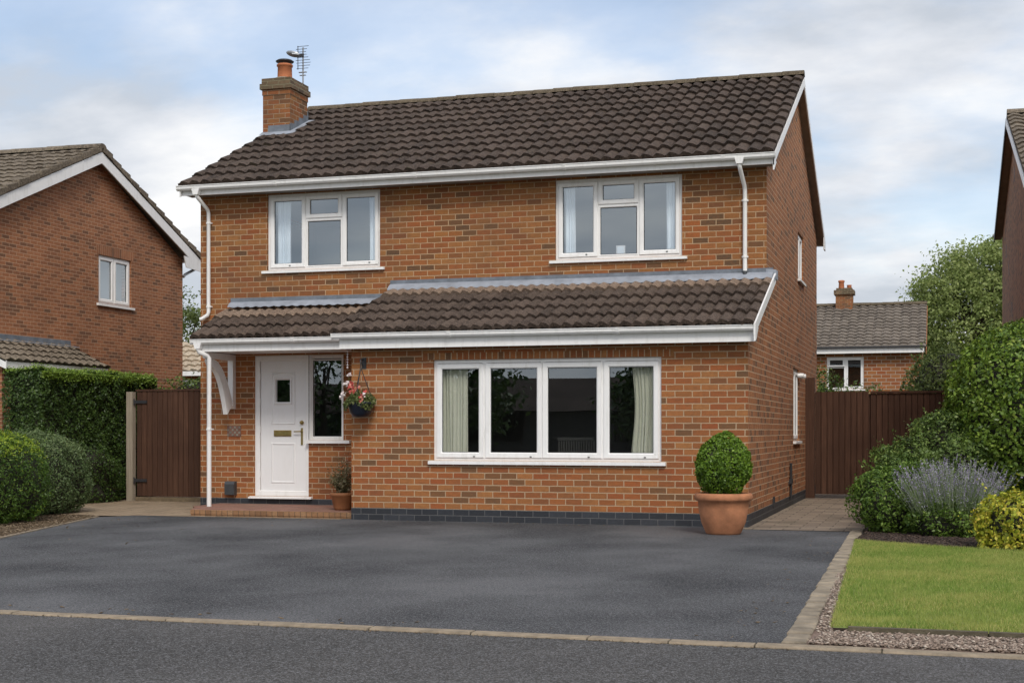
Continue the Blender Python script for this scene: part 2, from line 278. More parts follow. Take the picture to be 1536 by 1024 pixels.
# ------------------------------------------------------------------ mesh builder
class MB:
    def __init__(s, xf=None): s.v = []; s.f = []; s.m = []; s.uv = []; s.sm = []; s.xf = xf
    def face(s, pts, mat=0, uv=None, smooth=False):
        i = len(s.v)
        pts = [Vector(p) for p in pts]
        if s.xf: pts = [s.xf @ p for p in pts]
        s.v += [tuple(p) for p in pts]; s.f.append(tuple(range(i, i+len(pts)))); s.m.append(mat); s.sm.append(smooth)
        if uv is None:
            n = Vector((0,0,0))
            for k in range(len(pts)):
                a, b = pts[k], pts[(k+1) % len(pts)]; n += a.cross(b)
            ax = max(range(3), key=lambda q: abs(n[q]))
            uv = [((p.y, p.z), (p.x, p.z), (p.x, p.y))[ax] for p in pts]
        s.uv += uv
    def quads(s, verts, faces, mat=0, smooth=True, uvs=None):   # shared vertices
        i = len(s.v)
        verts = [Vector(p) for p in verts]
        if s.xf: verts = [s.xf @ p for p in verts]
        s.v += [tuple(p) for p in verts]
        for f in faces:
            s.f.append(tuple(i+k for k in f)); s.m.append(mat); s.sm.append(smooth)
            s.uv += [(uvs[k] if uvs else (verts[k].x + verts[k].y*.3, verts[k].z)) for k in f]
    def box(s, x0, x1, y0, y1, z0, z1, mat=0):
        if x0 > x1: x0, x1 = x1, x0
        if y0 > y1: y0, y1 = y1, y0
        if z0 > z1: z0, z1 = z1, z0
        s.face([(x0,y0,z0),(x1,y0,z0),(x1,y0,z1),(x0,y0,z1)], mat); s.face([(x1,y1,z0),(x0,y1,z0),(x0,y1,z1),(x1,y1,z1)], mat)
        s.face([(x1,y0,z0),(x1,y1,z0),(x1,y1,z1),(x1,y0,z1)], mat); s.face([(x0,y1,z0),(x0,y0,z0),(x0,y0,z1),(x0,y1,z1)], mat)
        s.face([(x0,y0,z1),(x1,y0,z1),(x1,y1,z1),(x0,y1,z1)], mat); s.face([(x0,y1,z0),(x1,y1,z0),(x1,y0,z0),(x0,y0,z0)], mat)
    def prism(s, poly, vec, mat=0, smooth=False):
        p = [Vector(q) for q in poly]; vec = Vector(vec); q = [a + vec for a in p]
        s.face(p, mat); s.face(q[::-1], mat)
        for k in range(len(p)):
            j = (k+1) % len(p); s.face([p[k], q[k], q[j], p[j]], mat, smooth=smooth)
    def ring(s, x0, x1, z0, z1, prof, mat=0):   # prof: (inset, y) swept round a rectangle
        loops = [[(x0+i, y, z0+i), (x1-i, y, z0+i), (x1-i, y, z1-i), (x0+i, y, z1-i)] for i, y in prof]
        for a, b in zip(loops, loops[1:]):
            for k in range(4):
                j = (k+1) % 4; s.face([a[k], a[j], b[j], b[k]], mat)
    def tube(s, path, r, n=10, mat=0, cap=True):
        path = [Vector(p) for p in path]; rs = r if isinstance(r, (list, tuple)) else [r]*len(path)
        V = []; F = []; prev = None
        for i, p in enumerate(path):
            d = (path[min(i+1, len(path)-1)] - path[max(i-1, 0)]).normalized()
            up = prev if prev is not None else (Vector((1,0,0)) if abs(d.x) < .9 else Vector((0,1,0)))
            a = d.cross(up).normalized(); b = a.cross(d).normalized(); prev = b
            for k in range(n):
                t = 2*PI*k/n; V.append(p + (a*math.cos(t) + b*math.sin(t))*rs[i])
        for i in range(len(path)-1):
            for k in range(n):
                j = (k+1) % n; F.append((i*n+k, i*n+j, (i+1)*n+j, (i+1)*n+k))
        s.quads(V, F, mat)
        if cap:
            s.quads(V[:n], [tuple(range(n))[::-1]], mat, False); s.quads(V[-n:], [tuple(range(n))], mat, False)
    def lathe(s, prof, c, n=32, mat=0):
        V = []; F = []; c = Vector(c)
        for r, z in prof:
            for k in range(n):
                t = 2*PI*k/n; V.append(c + Vector((r*math.cos(t), r*math.sin(t), z)))
        for i in range(len(prof)-1):
            for k in range(n):
                j = (k+1) % n; F.append((i*n+k, i*n+j, (i+1)*n+j, (i+1)*n+k))
        s.quads(V, F, mat)
    def build(s, name, mats, parent=None, loc=None):
        o0 = Vector(loc) if loc is not None else (Vector(ORIG[parent.name]) if parent else Vector((0,0,0)))
        me = bpy.data.meshes.new(name)
        me.from_pydata([tuple(Vector(v) - o0) for v in s.v], [], s.f)
        for m in (mats if isinstance(mats, (list, tuple)) else [mats]): me.materials.append(M[m] if isinstance(m, str) else m)
        me.polygons.foreach_set('material_index', s.m); me.polygons.foreach_set('use_smooth', s.sm)
        u = me.uv_layers.new(name='UVMap'); u.data.foreach_set('uv', np.array(s.uv, dtype=np.float32).ravel())
        me.update()
        o = bpy.data.objects.new(name, me); C.objects.link(o)
        if parent: o.parent = parent
        if loc is not None and not parent: o.location = loc
        ORIG[o.name] = tuple(o0)
        return o
ORIG = {}
def thing(name, label, cat, loc=(0,0,0), group=None):
    o = bpy.data.objects.new(name, None); C.objects.link(o); o.location = loc; o.empty_display_size = .2
    ORIG[o.name] = tuple(loc); o['label'] = label; o['category'] = cat
    if group: o['group'] = group
    return o
def tag(o, label, cat, group=None):
    o['label'] = label; o['category'] = cat
    if group: o['group'] = group
    return o
def struct(o, label=None):
    o['kind'] = 'structure'
    if label: o['label'] = label
    return o

def wall(mb, mp, s0, s1, z0, z1, ops, depth=.14, mat=0, thick=.25, rmat=None):
    S = sorted({s0, s1, *[q for o in ops for q in o[:2]]}); Z = sorted({z0, z1, *[q for o in ops for q in o[2:4]]})
    for a, b in zip(S, S[1:]):
        for c, d in zip(Z, Z[1:]):
            cs, cz = (a+b)/2, (c+d)/2
            if any(o[0] < cs < o[1] and o[2] < cz < o[3] for o in ops): continue
            mb.face([mp(a,0,c), mp(b,0,c), mp(b,0,d), mp(a,0,d)], mat)
            mb.face([mp(b,thick,c), mp(a,thick,c), mp(a,thick,d), mp(b,thick,d)], mat)
    rm = mat if rmat is None else rmat
    for a, b, c, d in [o[:4] for o in ops]:
        mb.face([mp(a,0,c), mp(a,thick,c), mp(a,thick,d), mp(a,0,d)], rm); mb.face([mp(b,thick,c), mp(b,0,c), mp(b,0,d), mp(b,thick,d)], rm)
        mb.face([mp(a,0,d), mp(a,thick,d), mp(b,thick,d), mp(b,0,d)], rm); mb.face([mp(a,thick,c), mp(a,0,c), mp(b,0,c), mp(b,thick,c)], rm)

def roof_tiles(mb, x0, x1, ye, ze, yr, zr, period, nc, A=.028, lip=.030, ny=8, mat=0, topmat=None, over=.045, skew=.0, jit=1., yskip=None):
    """wavy interlocking tiles from eave (ye,ze) to top (yr,zr)"""
    L = math.hypot(yr-ye, zr-ze); ty, tz = (yr-ye)/L, (zr-ze)/L
    sy = -1 if ye < yr else 1
    ny_, nz_ = (-abs(tz) if ye < yr else abs(tz)), abs(ty)
    g = L/nc; n = max(1, round((x1-x0)/period)); p = (x1-x0)/n
    def wv(q):
        q = q % 1.
        return A*(.5 + .5*math.sin(2*PI*(q-.25)) + .16*math.sin(4*PI*(q-.25)+.6))
    def pt(x, t, h): return (x, ye+ty*t+ny_*h, ze+tz*t+nz_*h)
    SN = [0, .12, .24, .36, .5, .64, .76, .88, 1.]
    for k in range(nc):
        for i in range(n):
            if yskip and yskip(x0+(i+.5)*p, ye+ty*(k+.5)*g): continue
            dt = rng.normal(0, .006)*jit; dh = rng.normal(0, .0022)*jit; tl = rng.normal(0, .002)*jit
            xa = x0+i*p; t0 = k*g - (.02 if k == 0 else 0) + dt; t1 = (k+1)*g + over
            mm = topmat if (topmat is not None and k == nc-1) else mat
            V = []; U = []
            for t, hh in ((t0, lip+.006), (t0+(t1-t0)*.5, lip*.55+.006), (t1, .006)):
                for q in SN:
                    V.append(pt(xa+q*p*1.0, t, hh+wv(q)+dh+tl*(q-.5))); U.append((i+q*.98+.01, k+.01+.98*max(0, min(1, (t-t0)/(t1-t0)))))
            m = len(SN); F = []
            for r in range(2):
                for q in range(m-1): F.append((r*m+q, r*m+q+1, (r+1)*m+q+1, (r+1)*m+q))
            mb.quads(V, F, mm, True, U)
            V2 = []; U2 = []
            for q in SN: V2.append(pt(xa+q*p, t0, lip+.006+wv(q)+dh+tl*(q-.5))); U2.append((i+q*.98+.01, k+.02))
            for q in SN: V2.append(pt(xa+q*p, t0+.012, wv(q)*.8-.004)); U2.append((i+q*.98+.01, k+.02))
            mb.quads(V2, [(q+m, q+m+1, q+1, q) for q in range(m-1)], mm, False, U2)
            if i in (0, n-1):
                xe = xa if i == 0 else xa+p; q = 0.
                mb.face([pt(xe,t0,lip+.006+wv(q)), pt(xe,t1,.006+wv(q)), pt(xe,t1,-.03), pt(xe,t0,-.02)], mm, [(i+.5,k+.5)]*4)
    mb.face([pt(x0+.01,0,-.012), pt(x1-.01,0,-.012), pt(x1-.01,L,-.012), pt(x0+.01,L,-.012)], mat, [(.5,.5)]*4)
def ridge_tiles(mb, x0, x1, y, z, r=.13, seg=.42, mat=0, drop=.06):
    n = max(1, round((x1-x0)/seg)); p = (x1-x0)/n
    for i in range(n):
        a, b = x0+i*p+.004, x0+(i+1)*p-.004; dz = rng.normal(0, .004)
        V = []; K = 9
        for xx, rr in ((a, r+.006), (b, r)):
            for k in range(K):
                t = PI*k/(K-1); V.append((xx, y-math.cos(t)*rr*1.15, z-drop+dz+math.sin(t)*rr*.85))
        mb.quads(V, [(k, k+1, K+k+1, K+k) for k in range(K-1)], mat, True, [(i+.5, .5)]*len(V))
        for o in (0, K): mb.quads(V[o:o+K], [tuple(range(K))], mat, False, [(i+.5,.5)]*K)

# window: local x width, z up, y into the wall (front at y=0)
def window(parent, xf, w, h, lights, cols, name='window', glass='glass', sill=.055, outer=.05, recess=.045, sillw=.09, sash=.072):
    """cols = mullion x positions ; lights = (x0,x1,z0,z1,opening)"""
    F = MB(xf); y = recess
    F.ring(0, w, 0, h, [(0, y+.07), (0, y), (outer-.008, y), (outer, y+.012), (outer, y+.07)], 0)
    for cx, z0, z1, half in cols:
        F.box(cx-half, cx+half, y+.001, y+.069, z0, z1, 0)
    panes = []
    for (a, b, c, d, op) in lights:
        if op:
            F.ring(a, b, c, d, [(0, y+.03), (0, y-.012), (.006, y-.018), (sash-.016, y-.018), (sash, y-.004), (sash, y+.05)], 0)
            i = sash
        else:
            F.ring(a, b, c, d, [(0, y+.001), (.0, y-.002), (.010, y-.002), (.022, y+.014), (.022, y+.05)], 0)
            i = .022
        F.ring(a+i-.001, b-i+.001, c+i-.001, d-i+.001, [(0, y+.012), (.009, y+.016), (.009, y+.03)], 1)
        panes.append((a+i+.002, b-i-.002, c+i+.002, d-i-.002))
    fr = F.build(name, ['pvc', 'rubber'], parent)
    for a, b, c, d in panes:
        p = MB(xf); p.face([(a, y+.022, c), (b, y+.022, c), (b, y+.022, d), (a, y+.022, d)])
        p.build('pane', glass, fr)
    if sill:
        s = MB(xf); s.prism([(-sillw, -.055, -sill), (-sillw, -.055, -.012), (-sillw, y+.06, .002), (-sillw, y+.06, -sill), (-sillw, -.03, -sill), (-sillw, -.03, -sill+.008), (-sillw, -.045, -sill+.008), (-sillw, -.045, -sill)][0:4], (w+2*sillw, 0, 0), 0)
        s.build('sill', 'pvc', fr)
    return fr
def T(x, y, z, rz=0): return Matrix.Translation((x, y, z)) @ Matrix.Rotation(rz, 4, 'Z')

def curtain(x0, x1, z0, z1, y, label, mat='curtain', waist=.0, folds=None, group=None, side=0):
    mb = MB(); n = 90; K = 14; V = []
    folds = folds or max(3, round((x1-x0)/.055)); ph = [random.uniform(.7, 1.3) for _ in range(folds+2)]
    for j in range(K+1):
        t = j/K; z = z1+(z0-z1)*t; wst = waist*math.sin(PI*min(1, t*1.1))
        for i in range(n+1):
            q = i/n; a = x0 + (wst if side < 0 else 0); b = x1 - (wst if side > 0 else 0)
            k = int(q*folds); amp = .020*ph[min(k, folds)]*(.8+.3*t)
            V.append((a+(b-a)*q + .008*math.sin(q*folds*4.4+t*1.4), y + amp*math.sin(2*PI*q*folds + .5*math.sin(3*t+q*5)), z))
    F = [(j*(n+1)+i, j*(n+1)+i+1, (j+1)*(n+1)+i+1, (j+1)*(n+1)+i) for j in range(K) for i in range(n)]
    mb.quads(V, F, 0); o = mb.build('curtain', mat, None, loc=(x0, y, z0)); return tag(o, label, 'curtain', group)

# ------------------------------------------------------------------ foliage
def fastmesh(name, V, F, mats, parent=None, mi=None, smooth=False, loc=None):
    o0 = np.array(loc if loc is not None else (ORIG[parent.name] if parent else (0,0,0)), dtype=np.float32)
    V = np.asarray(V, dtype=np.float32) - o0; F = np.asarray(F, dtype=np.int32); k = F.shape[1]
    me = bpy.data.meshes.new(name); me.vertices.add(len(V)); me.vertices.foreach_set('co', V.ravel())
    me.loops.add(F.size); me.loops.foreach_set('vertex_index', F.ravel())
    me.polygons.add(len(F)); me.polygons.foreach_set('loop_start', np.arange(0, F.size, k, dtype=np.int32))
    for m in (mats if isinstance(mats, (list, tuple)) else [mats]): me.materials.append(M[m])
    if mi is not None: me.polygons.foreach_set('material_index', np.asarray(mi, dtype=np.int32))
    if smooth: me.polygons.foreach_set('use_smooth', [True]*len(F))
    me.update(calc_edges=True); me.validate()
    o = bpy.data.objects.new(name, me); C.objects.link(o)
    if parent: o.parent = parent
    elif loc is not None: o.location = loc
    ORIG[o.name] = tuple(o0); return o
def unit(a): return a/np.maximum(1e-9, np.linalg.norm(a, axis=-1, keepdims=True))
def leaf_arrays(P, Nn, L, W=.5, spread=.8, droop=0.):
    """diamond leaves, slightly folded"""
    n = len(P); L = np.broadcast_to(L, (n,))[:, None]*rng.uniform(.5, 1.45, (n, 1))
    nn = unit(Nn + rng.normal(0, spread, (n, 3)))
    t = unit(np.cross(nn, rng.normal(0, 1, (n, 3)))); 
    t[:, 2] -= droop; t = unit(t); s = unit(np.cross(nn, t)); nn = np.cross(t, s)
    a = P - t*L*.5; b = P + s*L*W*.5 + nn*L*.10; c = P + t*L*.5; d = P - s*L*W*.5 + nn*L*.10
    V = np.stack([a, b, c, d], 1).reshape(-1, 3); F = np.arange(4*n).reshape(-1, 4)
    return V, F
def lumps(P, f, seed, k=7):
    r = np.random.default_rng(seed); o = np.zeros(len(P))
    for _ in range(k):
        d = r.normal(0, 1, 3); d /= np.linalg.norm(d); o += np.sin(P@d*f*r.uniform(.6, 1.6)*2*PI + r.uniform(0, 6.3))
    return o/k**.5
def dirs(n, zmin=-1.):
    d = unit(rng.normal(0, 1, (int(n*2.2)+20, 3))); d = d[d[:, 2] > zmin][:n]; return d
def super_r(D, R3, e):
    q = (np.abs(D/np.array(R3))**e).sum(1)**(-1/e); return q
def blob(c, R3, n, L, e=2.5, lump=.08, lf=1.2, depth=.10, seed=1, W=.5, spread=.7, zmin=-1., hi=.05, hf=3.5):
    D = dirs(n, zmin); D = D[rng.permutation(len(D))]
    r = super_r(D, R3, e); P = D*r[:, None]
    off = lump*lumps(P+np.array(c), lf, seed) + hi*lumps(P+np.array(c), hf, seed+9)
    nr = unit(np.sign(D)*np.abs(D/np.array(R3))**(e-1)/np.array(R3))
    P = P + nr*(off - np.abs(rng.normal(0, depth, len(P))))[:, None] 
    return P+np.array(c), nr
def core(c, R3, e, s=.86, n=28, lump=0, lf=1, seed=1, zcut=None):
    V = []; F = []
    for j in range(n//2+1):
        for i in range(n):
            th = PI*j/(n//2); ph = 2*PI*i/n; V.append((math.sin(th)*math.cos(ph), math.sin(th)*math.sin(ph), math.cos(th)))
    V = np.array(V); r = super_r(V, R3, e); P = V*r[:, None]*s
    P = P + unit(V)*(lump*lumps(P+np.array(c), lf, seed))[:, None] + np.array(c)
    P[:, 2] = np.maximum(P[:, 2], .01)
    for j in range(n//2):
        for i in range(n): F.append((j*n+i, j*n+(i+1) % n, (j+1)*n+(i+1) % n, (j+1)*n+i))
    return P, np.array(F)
def join_arr(parts):
    V = []; F = []; mi = []; o = 0
    for (v, f, m) in parts: V.append(v); F.append(f+o); mi.append(np.full(len(f), m)); o += len(v)
    return np.concatenate(V), np.concatenate(F), np.concatenate(mi)
def twigs_obj(parent, c, r, h, n=8, name='stems', mat='bark', base=.012):
    mb = MB()
    for k in range(n):
        a = random.uniform(0, 2*PI); q = random.uniform(.3, 1.)*r
        p0 = Vector((c[0]+.15*r*math.cos(a), c[1]+.15*r*math.sin(a), c[2])); p2 = Vector((c[0]+q*math.cos(a), c[1]+q*math.sin(a), c[2]+h*random.uniform(.6, 1)))
        pm = (p0+p2)/2 + Vector((0, 0, h*.12)); mb.tube([p0, pm, p2], [base, base*.7, base*.35], 6)
    return mb.build(name, mat, parent)
def bush(name, label, cat, c, R3, n, L, mat, e=2.4, seed=1, lump=.08, lf=1.1, depth=.09, W=.5, spread=.75, s=.84, lit_tops=None, hi=.04, hf=3.5, stems=True, zmin=-1., clumps=0, group=None):
    t = thing(name, label, cat, (c[0], c[1], 0), group)
    P, nr = blob(c, R3, n, L, e, lump, lf, depth, seed, W, spread, zmin, hi, hf); k = P[:, 2] > .02; P = P[k]; nr = nr[k]
    v, f = leaf_arrays(P, nr, L, W, spread)
    parts = [(v, f, 0)]
    if clumps:   # shoots standing proud of the outline
        D = dirs(clumps, -.1); r = super_r(D, R3, e); B = D*r[:, None]+np.array(c)
        tt = np.linspace(-.5, 1.3, 8); ln = rng.uniform(.05, .22, (clumps, 1, 1))
        g = unit(D + np.array((0, 0, .45)) + rng.normal(0, .25, D.shape))
        Q = (B[:, None, :] + g[:, None, :]*tt[None, :, None]*ln).reshape(-1, 3); Q = Q + rng.normal(0, .012, Q.shape)
        v2, f2 = leaf_arrays(Q, np.repeat(g, 8, 0), L*.9, W, 1.); parts.append((v2, f2, 0))
    if lit_tops:  # paler leaves over the upper part paint in light from above
        nt_, mt, zt = lit_tops
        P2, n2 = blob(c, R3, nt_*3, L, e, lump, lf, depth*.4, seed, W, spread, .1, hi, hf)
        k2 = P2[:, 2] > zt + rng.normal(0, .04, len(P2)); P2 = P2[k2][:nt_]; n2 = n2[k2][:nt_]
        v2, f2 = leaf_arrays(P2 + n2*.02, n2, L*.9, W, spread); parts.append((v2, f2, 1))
    V, F, mi = join_arr(parts); ms = [mat] + ([lit_tops[1]] if lit_tops else [])
    o = fastmesh('foliage', V, F, ms, t, mi)
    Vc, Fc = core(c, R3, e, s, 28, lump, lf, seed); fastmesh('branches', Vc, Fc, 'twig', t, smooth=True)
    if stems: twigs_obj(t, (c[0], c[1], 0), R3[0]*.6, max(.2, c[2]), 9)
    return t
def tree(name, label, base, H, crown_c, crown_R, nclump, per, L, mat, group=None, clr=.55, seed=1, trunk_r=.22):
    t = thing(name, label, 'tree', base, group); r = random.Random(seed)
    tb = MB(); bx, by, bz = base; cc = Vector(crown_c)
    top = Vector((bx+.2, by, cc.z+crown_R[2]*.3)); tb.tube([(bx,by,bz),(bx+.1,by,(bz+cc.z)/2),tuple(top)], [trunk_r, trunk_r*.75, trunk_r*.3], 10)
    D = dirs(nclump, -.75); rad = rng.uniform(.45, 1.0, (nclump, 1))**.6
    cen = D*rad*np.array(crown_R)+np.array(crown_c); cen = cen + rng.normal(0, .12*clr, cen.shape)
    for k in range(0, nclump, 5):
        p = Vector(cen[k]); s = Vector((bx+.1, by, bz+(cc.z-bz)*r.uniform(.45, 1.05))); m = (s+p)/2+Vector((0,0,.08*(p-s).length))
        tb.tube([s, m, p], [trunk_r*.35, trunk_r*.2, trunk_r*.05], 6, cap=False)
    tb.build('trunk', 'bark', t)
    w = rng.uniform(.55, 1.25, (nclump, 1, 1))
    off = rng.normal(0, 1, (nclump, per, 3))*np.array((clr, clr, clr*.55))*w*.6
    P = (cen[:, None, :]+off).reshape(-1, 3); nr = unit(off.reshape(-1, 3)+np.array((0, 0, .6)))
    v, f = leaf_arrays(P, nr, L, .5, .8, .2); fastmesh('crown', v, f, mat, t)
    return t
def pebbles(name, P, size, mat, flat=.5, elong=1.4):
    n = len(P); base = np.array([(1,0,0),(0,1,0),(-1,0,0),(0,-1,0),(0,0,1),(0,0,-1)], dtype=float)
    fc = np.array([(0,1,4),(1,2,4),(2,3,4),(3,0,4),(1,0,5),(2,1,5),(3,2,5),(0,3,5)])
    S = size*rng.uniform(.5, 1.4, (n,1,1)); B = base[None]*np.array((elong, 1, flat))*S; B = B*rng.uniform(.7, 1.3, B.shape)
    a = rng.uniform(0, 2*PI, n); ca, sa = np.cos(a)[:,None], np.sin(a)[:,None]
    X = B[:,:,0]*ca-B[:,:,1]*sa; Y_ = B[:,:,0]*sa+B[:,:,1]*ca; tilt = rng.normal(0, .35, (n,1)); Z_ = B[:,:,2]+X*tilt
    V = np.stack([X, Y_, Z_], 2)+P[:,None,:]
    F = (fc[None]+np.arange(n)[:,None,None]*6).reshape(-1,3)
    return fastmesh(name, V.reshape(-1,3), F, mat)
def in_poly(P, poly):
    x, y = P[:,0], P[:,1]; ins = np.zeros(len(P), bool); j = len(poly)-1
    for i in range(len(poly)):
        xi, yi = poly[i]; xj, yj = poly[j]
        c = ((yi > y) != (yj > y)) & (x < (xj-xi)*(y-yi)/(yj-yi+1e-12)+xi); ins ^= c; j = i
    return ins
def scatter(poly, n):
    xs = [p[0] for p in poly]; ys = [p[1] for p in poly]; out = []
    P = np.stack([rng.uniform(min(xs), max(xs), n*4), rng.uniform(min(ys), max(ys), n*4)], 1); return P[in_poly(P, poly)][:n]

# =================================================================== GROUND
def sheet(name, poly, z, mat, label=None):
    mb = MB(); mb.face([(x, y, z) for x, y in poly], 0); return struct(mb.build(name, mat), label)
sheet('ground', [(-400,-400),(400,-400),(400,600),(-400,600)], -.06, 'earth', 'wide green and brown ground beyond the gardens')
sheet('road', [(-60,-4),(60,-4),(60,9.17),(-60,9.17)], -.012, 'road', 'grey tarmac road in front of the kerb line')
sheet('garden_soil', [(-30,9.2),(30,9.2),(30,60),(-30,60)], -.012, 'soil', 'dark soil under the gardens and shrubs')
drive_poly = [(-9.67,9.3),(-.985,9.3),(-1.165,19.86),(-2.4,19.86),(-2.4,20.6),(-12.5,20.6),(-12.62,20.22),(-12.98,19.72),(-12.35,17.7),(-11.58,15.34)]
sheet('driveway', drive_poly, .0, 'drive', 'dark tarmac driveway in front of the house')
sheet('paved_yard', [(-16.2,19.95),(-12.8,19.98),(-12.62,20.222),(-9,20.225),(-9,32),(-16.2,32)], .004, 'pave_l', 'sandy block paving leading to the left side gate')
sheet('side_path', [(-2.9,19.86),(-1.165,19.86),(-1.0,20.1),(-1.0,23.5),(.8,24.5),(.8,33),(-2.9,33)], .006, 'pave_r', 'brown block path along the gable wall to the right gate')
sheet('verge', [(-20,9.2),(-9.67,9.2),(-11.58,15.34),(-12.35,17.7),(-12.98,19.72),(-13.2,20.0),(-20,20.0)], -.004, 'litter', 'strip of dry leaf litter beside the driveway')
mb = MB(); E_ = [(-9.67,9.3),(-11.58,15.34),(-12.35,17.7),(-12.98,19.72)]
for (a, b) in zip(E_, E_[1:]):
    a, b = Vector((*a, 0)), Vector((*b, 0)); d = (b-a).normalized(); p = Vector((-d.y, d.x, 0)); n = int((b-a).length/.3)
    for i in range(n):
        s = a+d*(i*.3+.004); e = s+d*.29; mb.prism([s+p*.0+Vector((0,0,-.01)), e+Vector((0,0,-.01)), e+Vector((0,0,.014)), s+Vector((0,0,.014))], p*.05)
struct(mb.build('driveway_edging', 'concrete'), 'thin concrete edging along the left of the driveway')
# kerb stones
mb = MB(); x = -14.
while x < 9:
    w = random.uniform(.5, .95); dz = random.uniform(-.003, .004); dy = random.uniform(-.006, .006)
    y0, y1 = 9.165+dy, 9.285+dy; z = .004+dz
    mb.prism([(x+.006, y0, -.03), (x+.006, y0, z-.012), (x+.006, y0+.012, z), (x+.006, y1, z), (x+.006, y1, -.03)], (w-.012, 0, 0)); x += w
struct(mb.build('kerb', 'concrete'), 'line of pale kerb stones between road and driveway')
mb = MB(); mb.box(-14, 9, 9.175, 9.275, -.03, -.004); struct(mb.build('kerb_bedding', 'edging'))
# sett strip
mb = MB(); y = 9.31
while y < 19.9:
    l = random.uniform(.17, .27); f = (y-9.3)/10.56; x0 = -.985-.18*f; w = .165; j = random.uniform(-.008, .008)
    x0 += j; x1 = x0+w+random.uniform(-.01, .01); z = .022+random.uniform(-.006, .006); b = .012
    lo = [(x0,y+.006),(x1,y+.006),(x1,y+l-.006),(x0,y+l-.006)]; hi_ = [(x0+b,y+.006+b),(x1-b,y+.006+b),(x1-b,y+l-.006-b),(x0+b,y+l-.006-b)]
    V = [(*p, -.02) for p in lo]+[(*p, z-.012) for p in lo]+[(*p, z) for p in hi_]
    mb.quads(V, [(k, (k+1) % 4, 4+(k+1) % 4, 4+k) for k in range(4)]+[(4+k, 4+(k+1) % 4, 8+(k+1) % 4, 8+k) for k in range(4)]+[(8,9,10,11)], 0, False); y += l
struct(mb.build('sett_edging', 'sett'), 'row of worn stone setts along the right of the driveway')
sheet('gravel_bed', [(-.84,9.25),(8,9.25),(8,10.1),(-.72,10.1),(-.95,18.1),(-1.03,18.1)], .003, 'gravelbase', 'bed of pinkish gravel beside the lawn')
gp = [(-.82,9.31),(2.2,9.31),(2.2,9.9),(-.74,9.9),(-.74,9.8)]
P = scatter(gp, 11000); P2 = scatter([(-.81,9.9),(-.70,9.9),(-.87,14.0),(-.94,14.0)], 1800); P = np.concatenate([P, P2]); P = np.column_stack([P, rng.uniform(.004, .022, len(P))])
o = pebbles('gravel', P, .0125, 'gravel'); o['kind'] = 'stuff'; o['label'] = 'pinkish gravel between kerb and lawn'
P = np.concatenate([scatter([(-11.3,15.4),(-12.2,17.8),(-12.6,19.9),(-9,20.2),(-9.5,15)], 40), scatter([(-9,9.35),(-1.2,9.35),(-1.2,9.6),(-9,9.6)], 30), scatter([(-8.7,19.9),(-3.4,19.9),(-3.4,20.2),(-8.7,20.2)], 30), scatter([(-1.45,9.5),(-1.1,9.5),(-1.25,19.5),(-1.6,19.5)], 45)]); P = np.column_stack([P, np.full(len(P), .006)])
o = pebbles('fallen_leaves', P, .014, 'chips', .2, 1.6); o['kind'] = 'stuff'; o['label'] = 'a few dry fallen leaves and grit on the driveway edges'
# lawn
lawn_poly = [(-.70,9.93),(9,9.93),(9,16.6),(.92,16.72),(.2,17.0),(-.5,17.45),(-.97,17.8)]
mb = MB(); mb.face([(x, y, .035) for x, y in lawn_poly], 0)
for a, b in zip(lawn_poly, lawn_poly[1:]+lawn_poly[:1]): mb.face([(*a, -.01), (*b, -.01), (*b, .035), (*a, .035)], 1)
struct(mb.build('lawn', ['lawn', 'soil']), 'mown front lawn')
mb = MB(); x = -.60
while x < 8:
    w = random.choice((.9, .92, .6, .9)); mb.box(x+.004, x+w-.004, 9.88, 9.935, -.02, .052+random.uniform(-.006, .006)); x += w
struct(mb.build('lawn_edging', 'edging'), 'concrete edging stones at the front of the lawn')
vis = [(-.72,9.95),(2.0,9.95),(2.4,16.68),(.92,16.78),(.2,17.06),(-.5,17.5),(-.99,17.85)]
def blades(poly, n, hmin, hmax, w, mat, name, label, z0=.03, mask=None):
    P = scatter(poly, n)
    if mask is not None: P = P[mask(P)]
    n = len(P); a = rng.uniform(0, 2*PI, n); h = rng.uniform(hmin, hmax, n); W = w*rng.uniform(.6, 1.3, n); b = rng.uniform(0, 2*PI, n); ln = h*rng.uniform(.1, .9, n)
    o = np.column_stack([P, np.full(n, z0)]); s = np.column_stack([np.cos(a)*W/2, np.sin(a)*W/2, np.zeros(n)])
    tip = o+np.column_stack([np.cos(b)*ln, np.sin(b)*ln, h])
    V = np.stack([o-s, o+s, tip], 1).reshape(-1, 3); ob = fastmesh(name, V, np.arange(3*n).reshape(-1, 3), mat); ob['kind'] = 'stuff'; ob['label'] = label; return ob
blades(vis, 150000, .018, .05, .006, 'grass', 'grass', 'short green lawn grass')
def drym(P):
    q = lumps(np.column_stack([P, P[:, 0]*0]), .55, 3); return (q > .25) | (P[:, 1] < 10.3+.15*q) | (P[:, 0] < -.62-.02*(P[:, 1]-10)+.05*q)
blades(vis, 70000, .015, .042, .006, 'grass_dry', 'dry_grass', 'yellowing dry grass along the lawn edges', mask=drym)
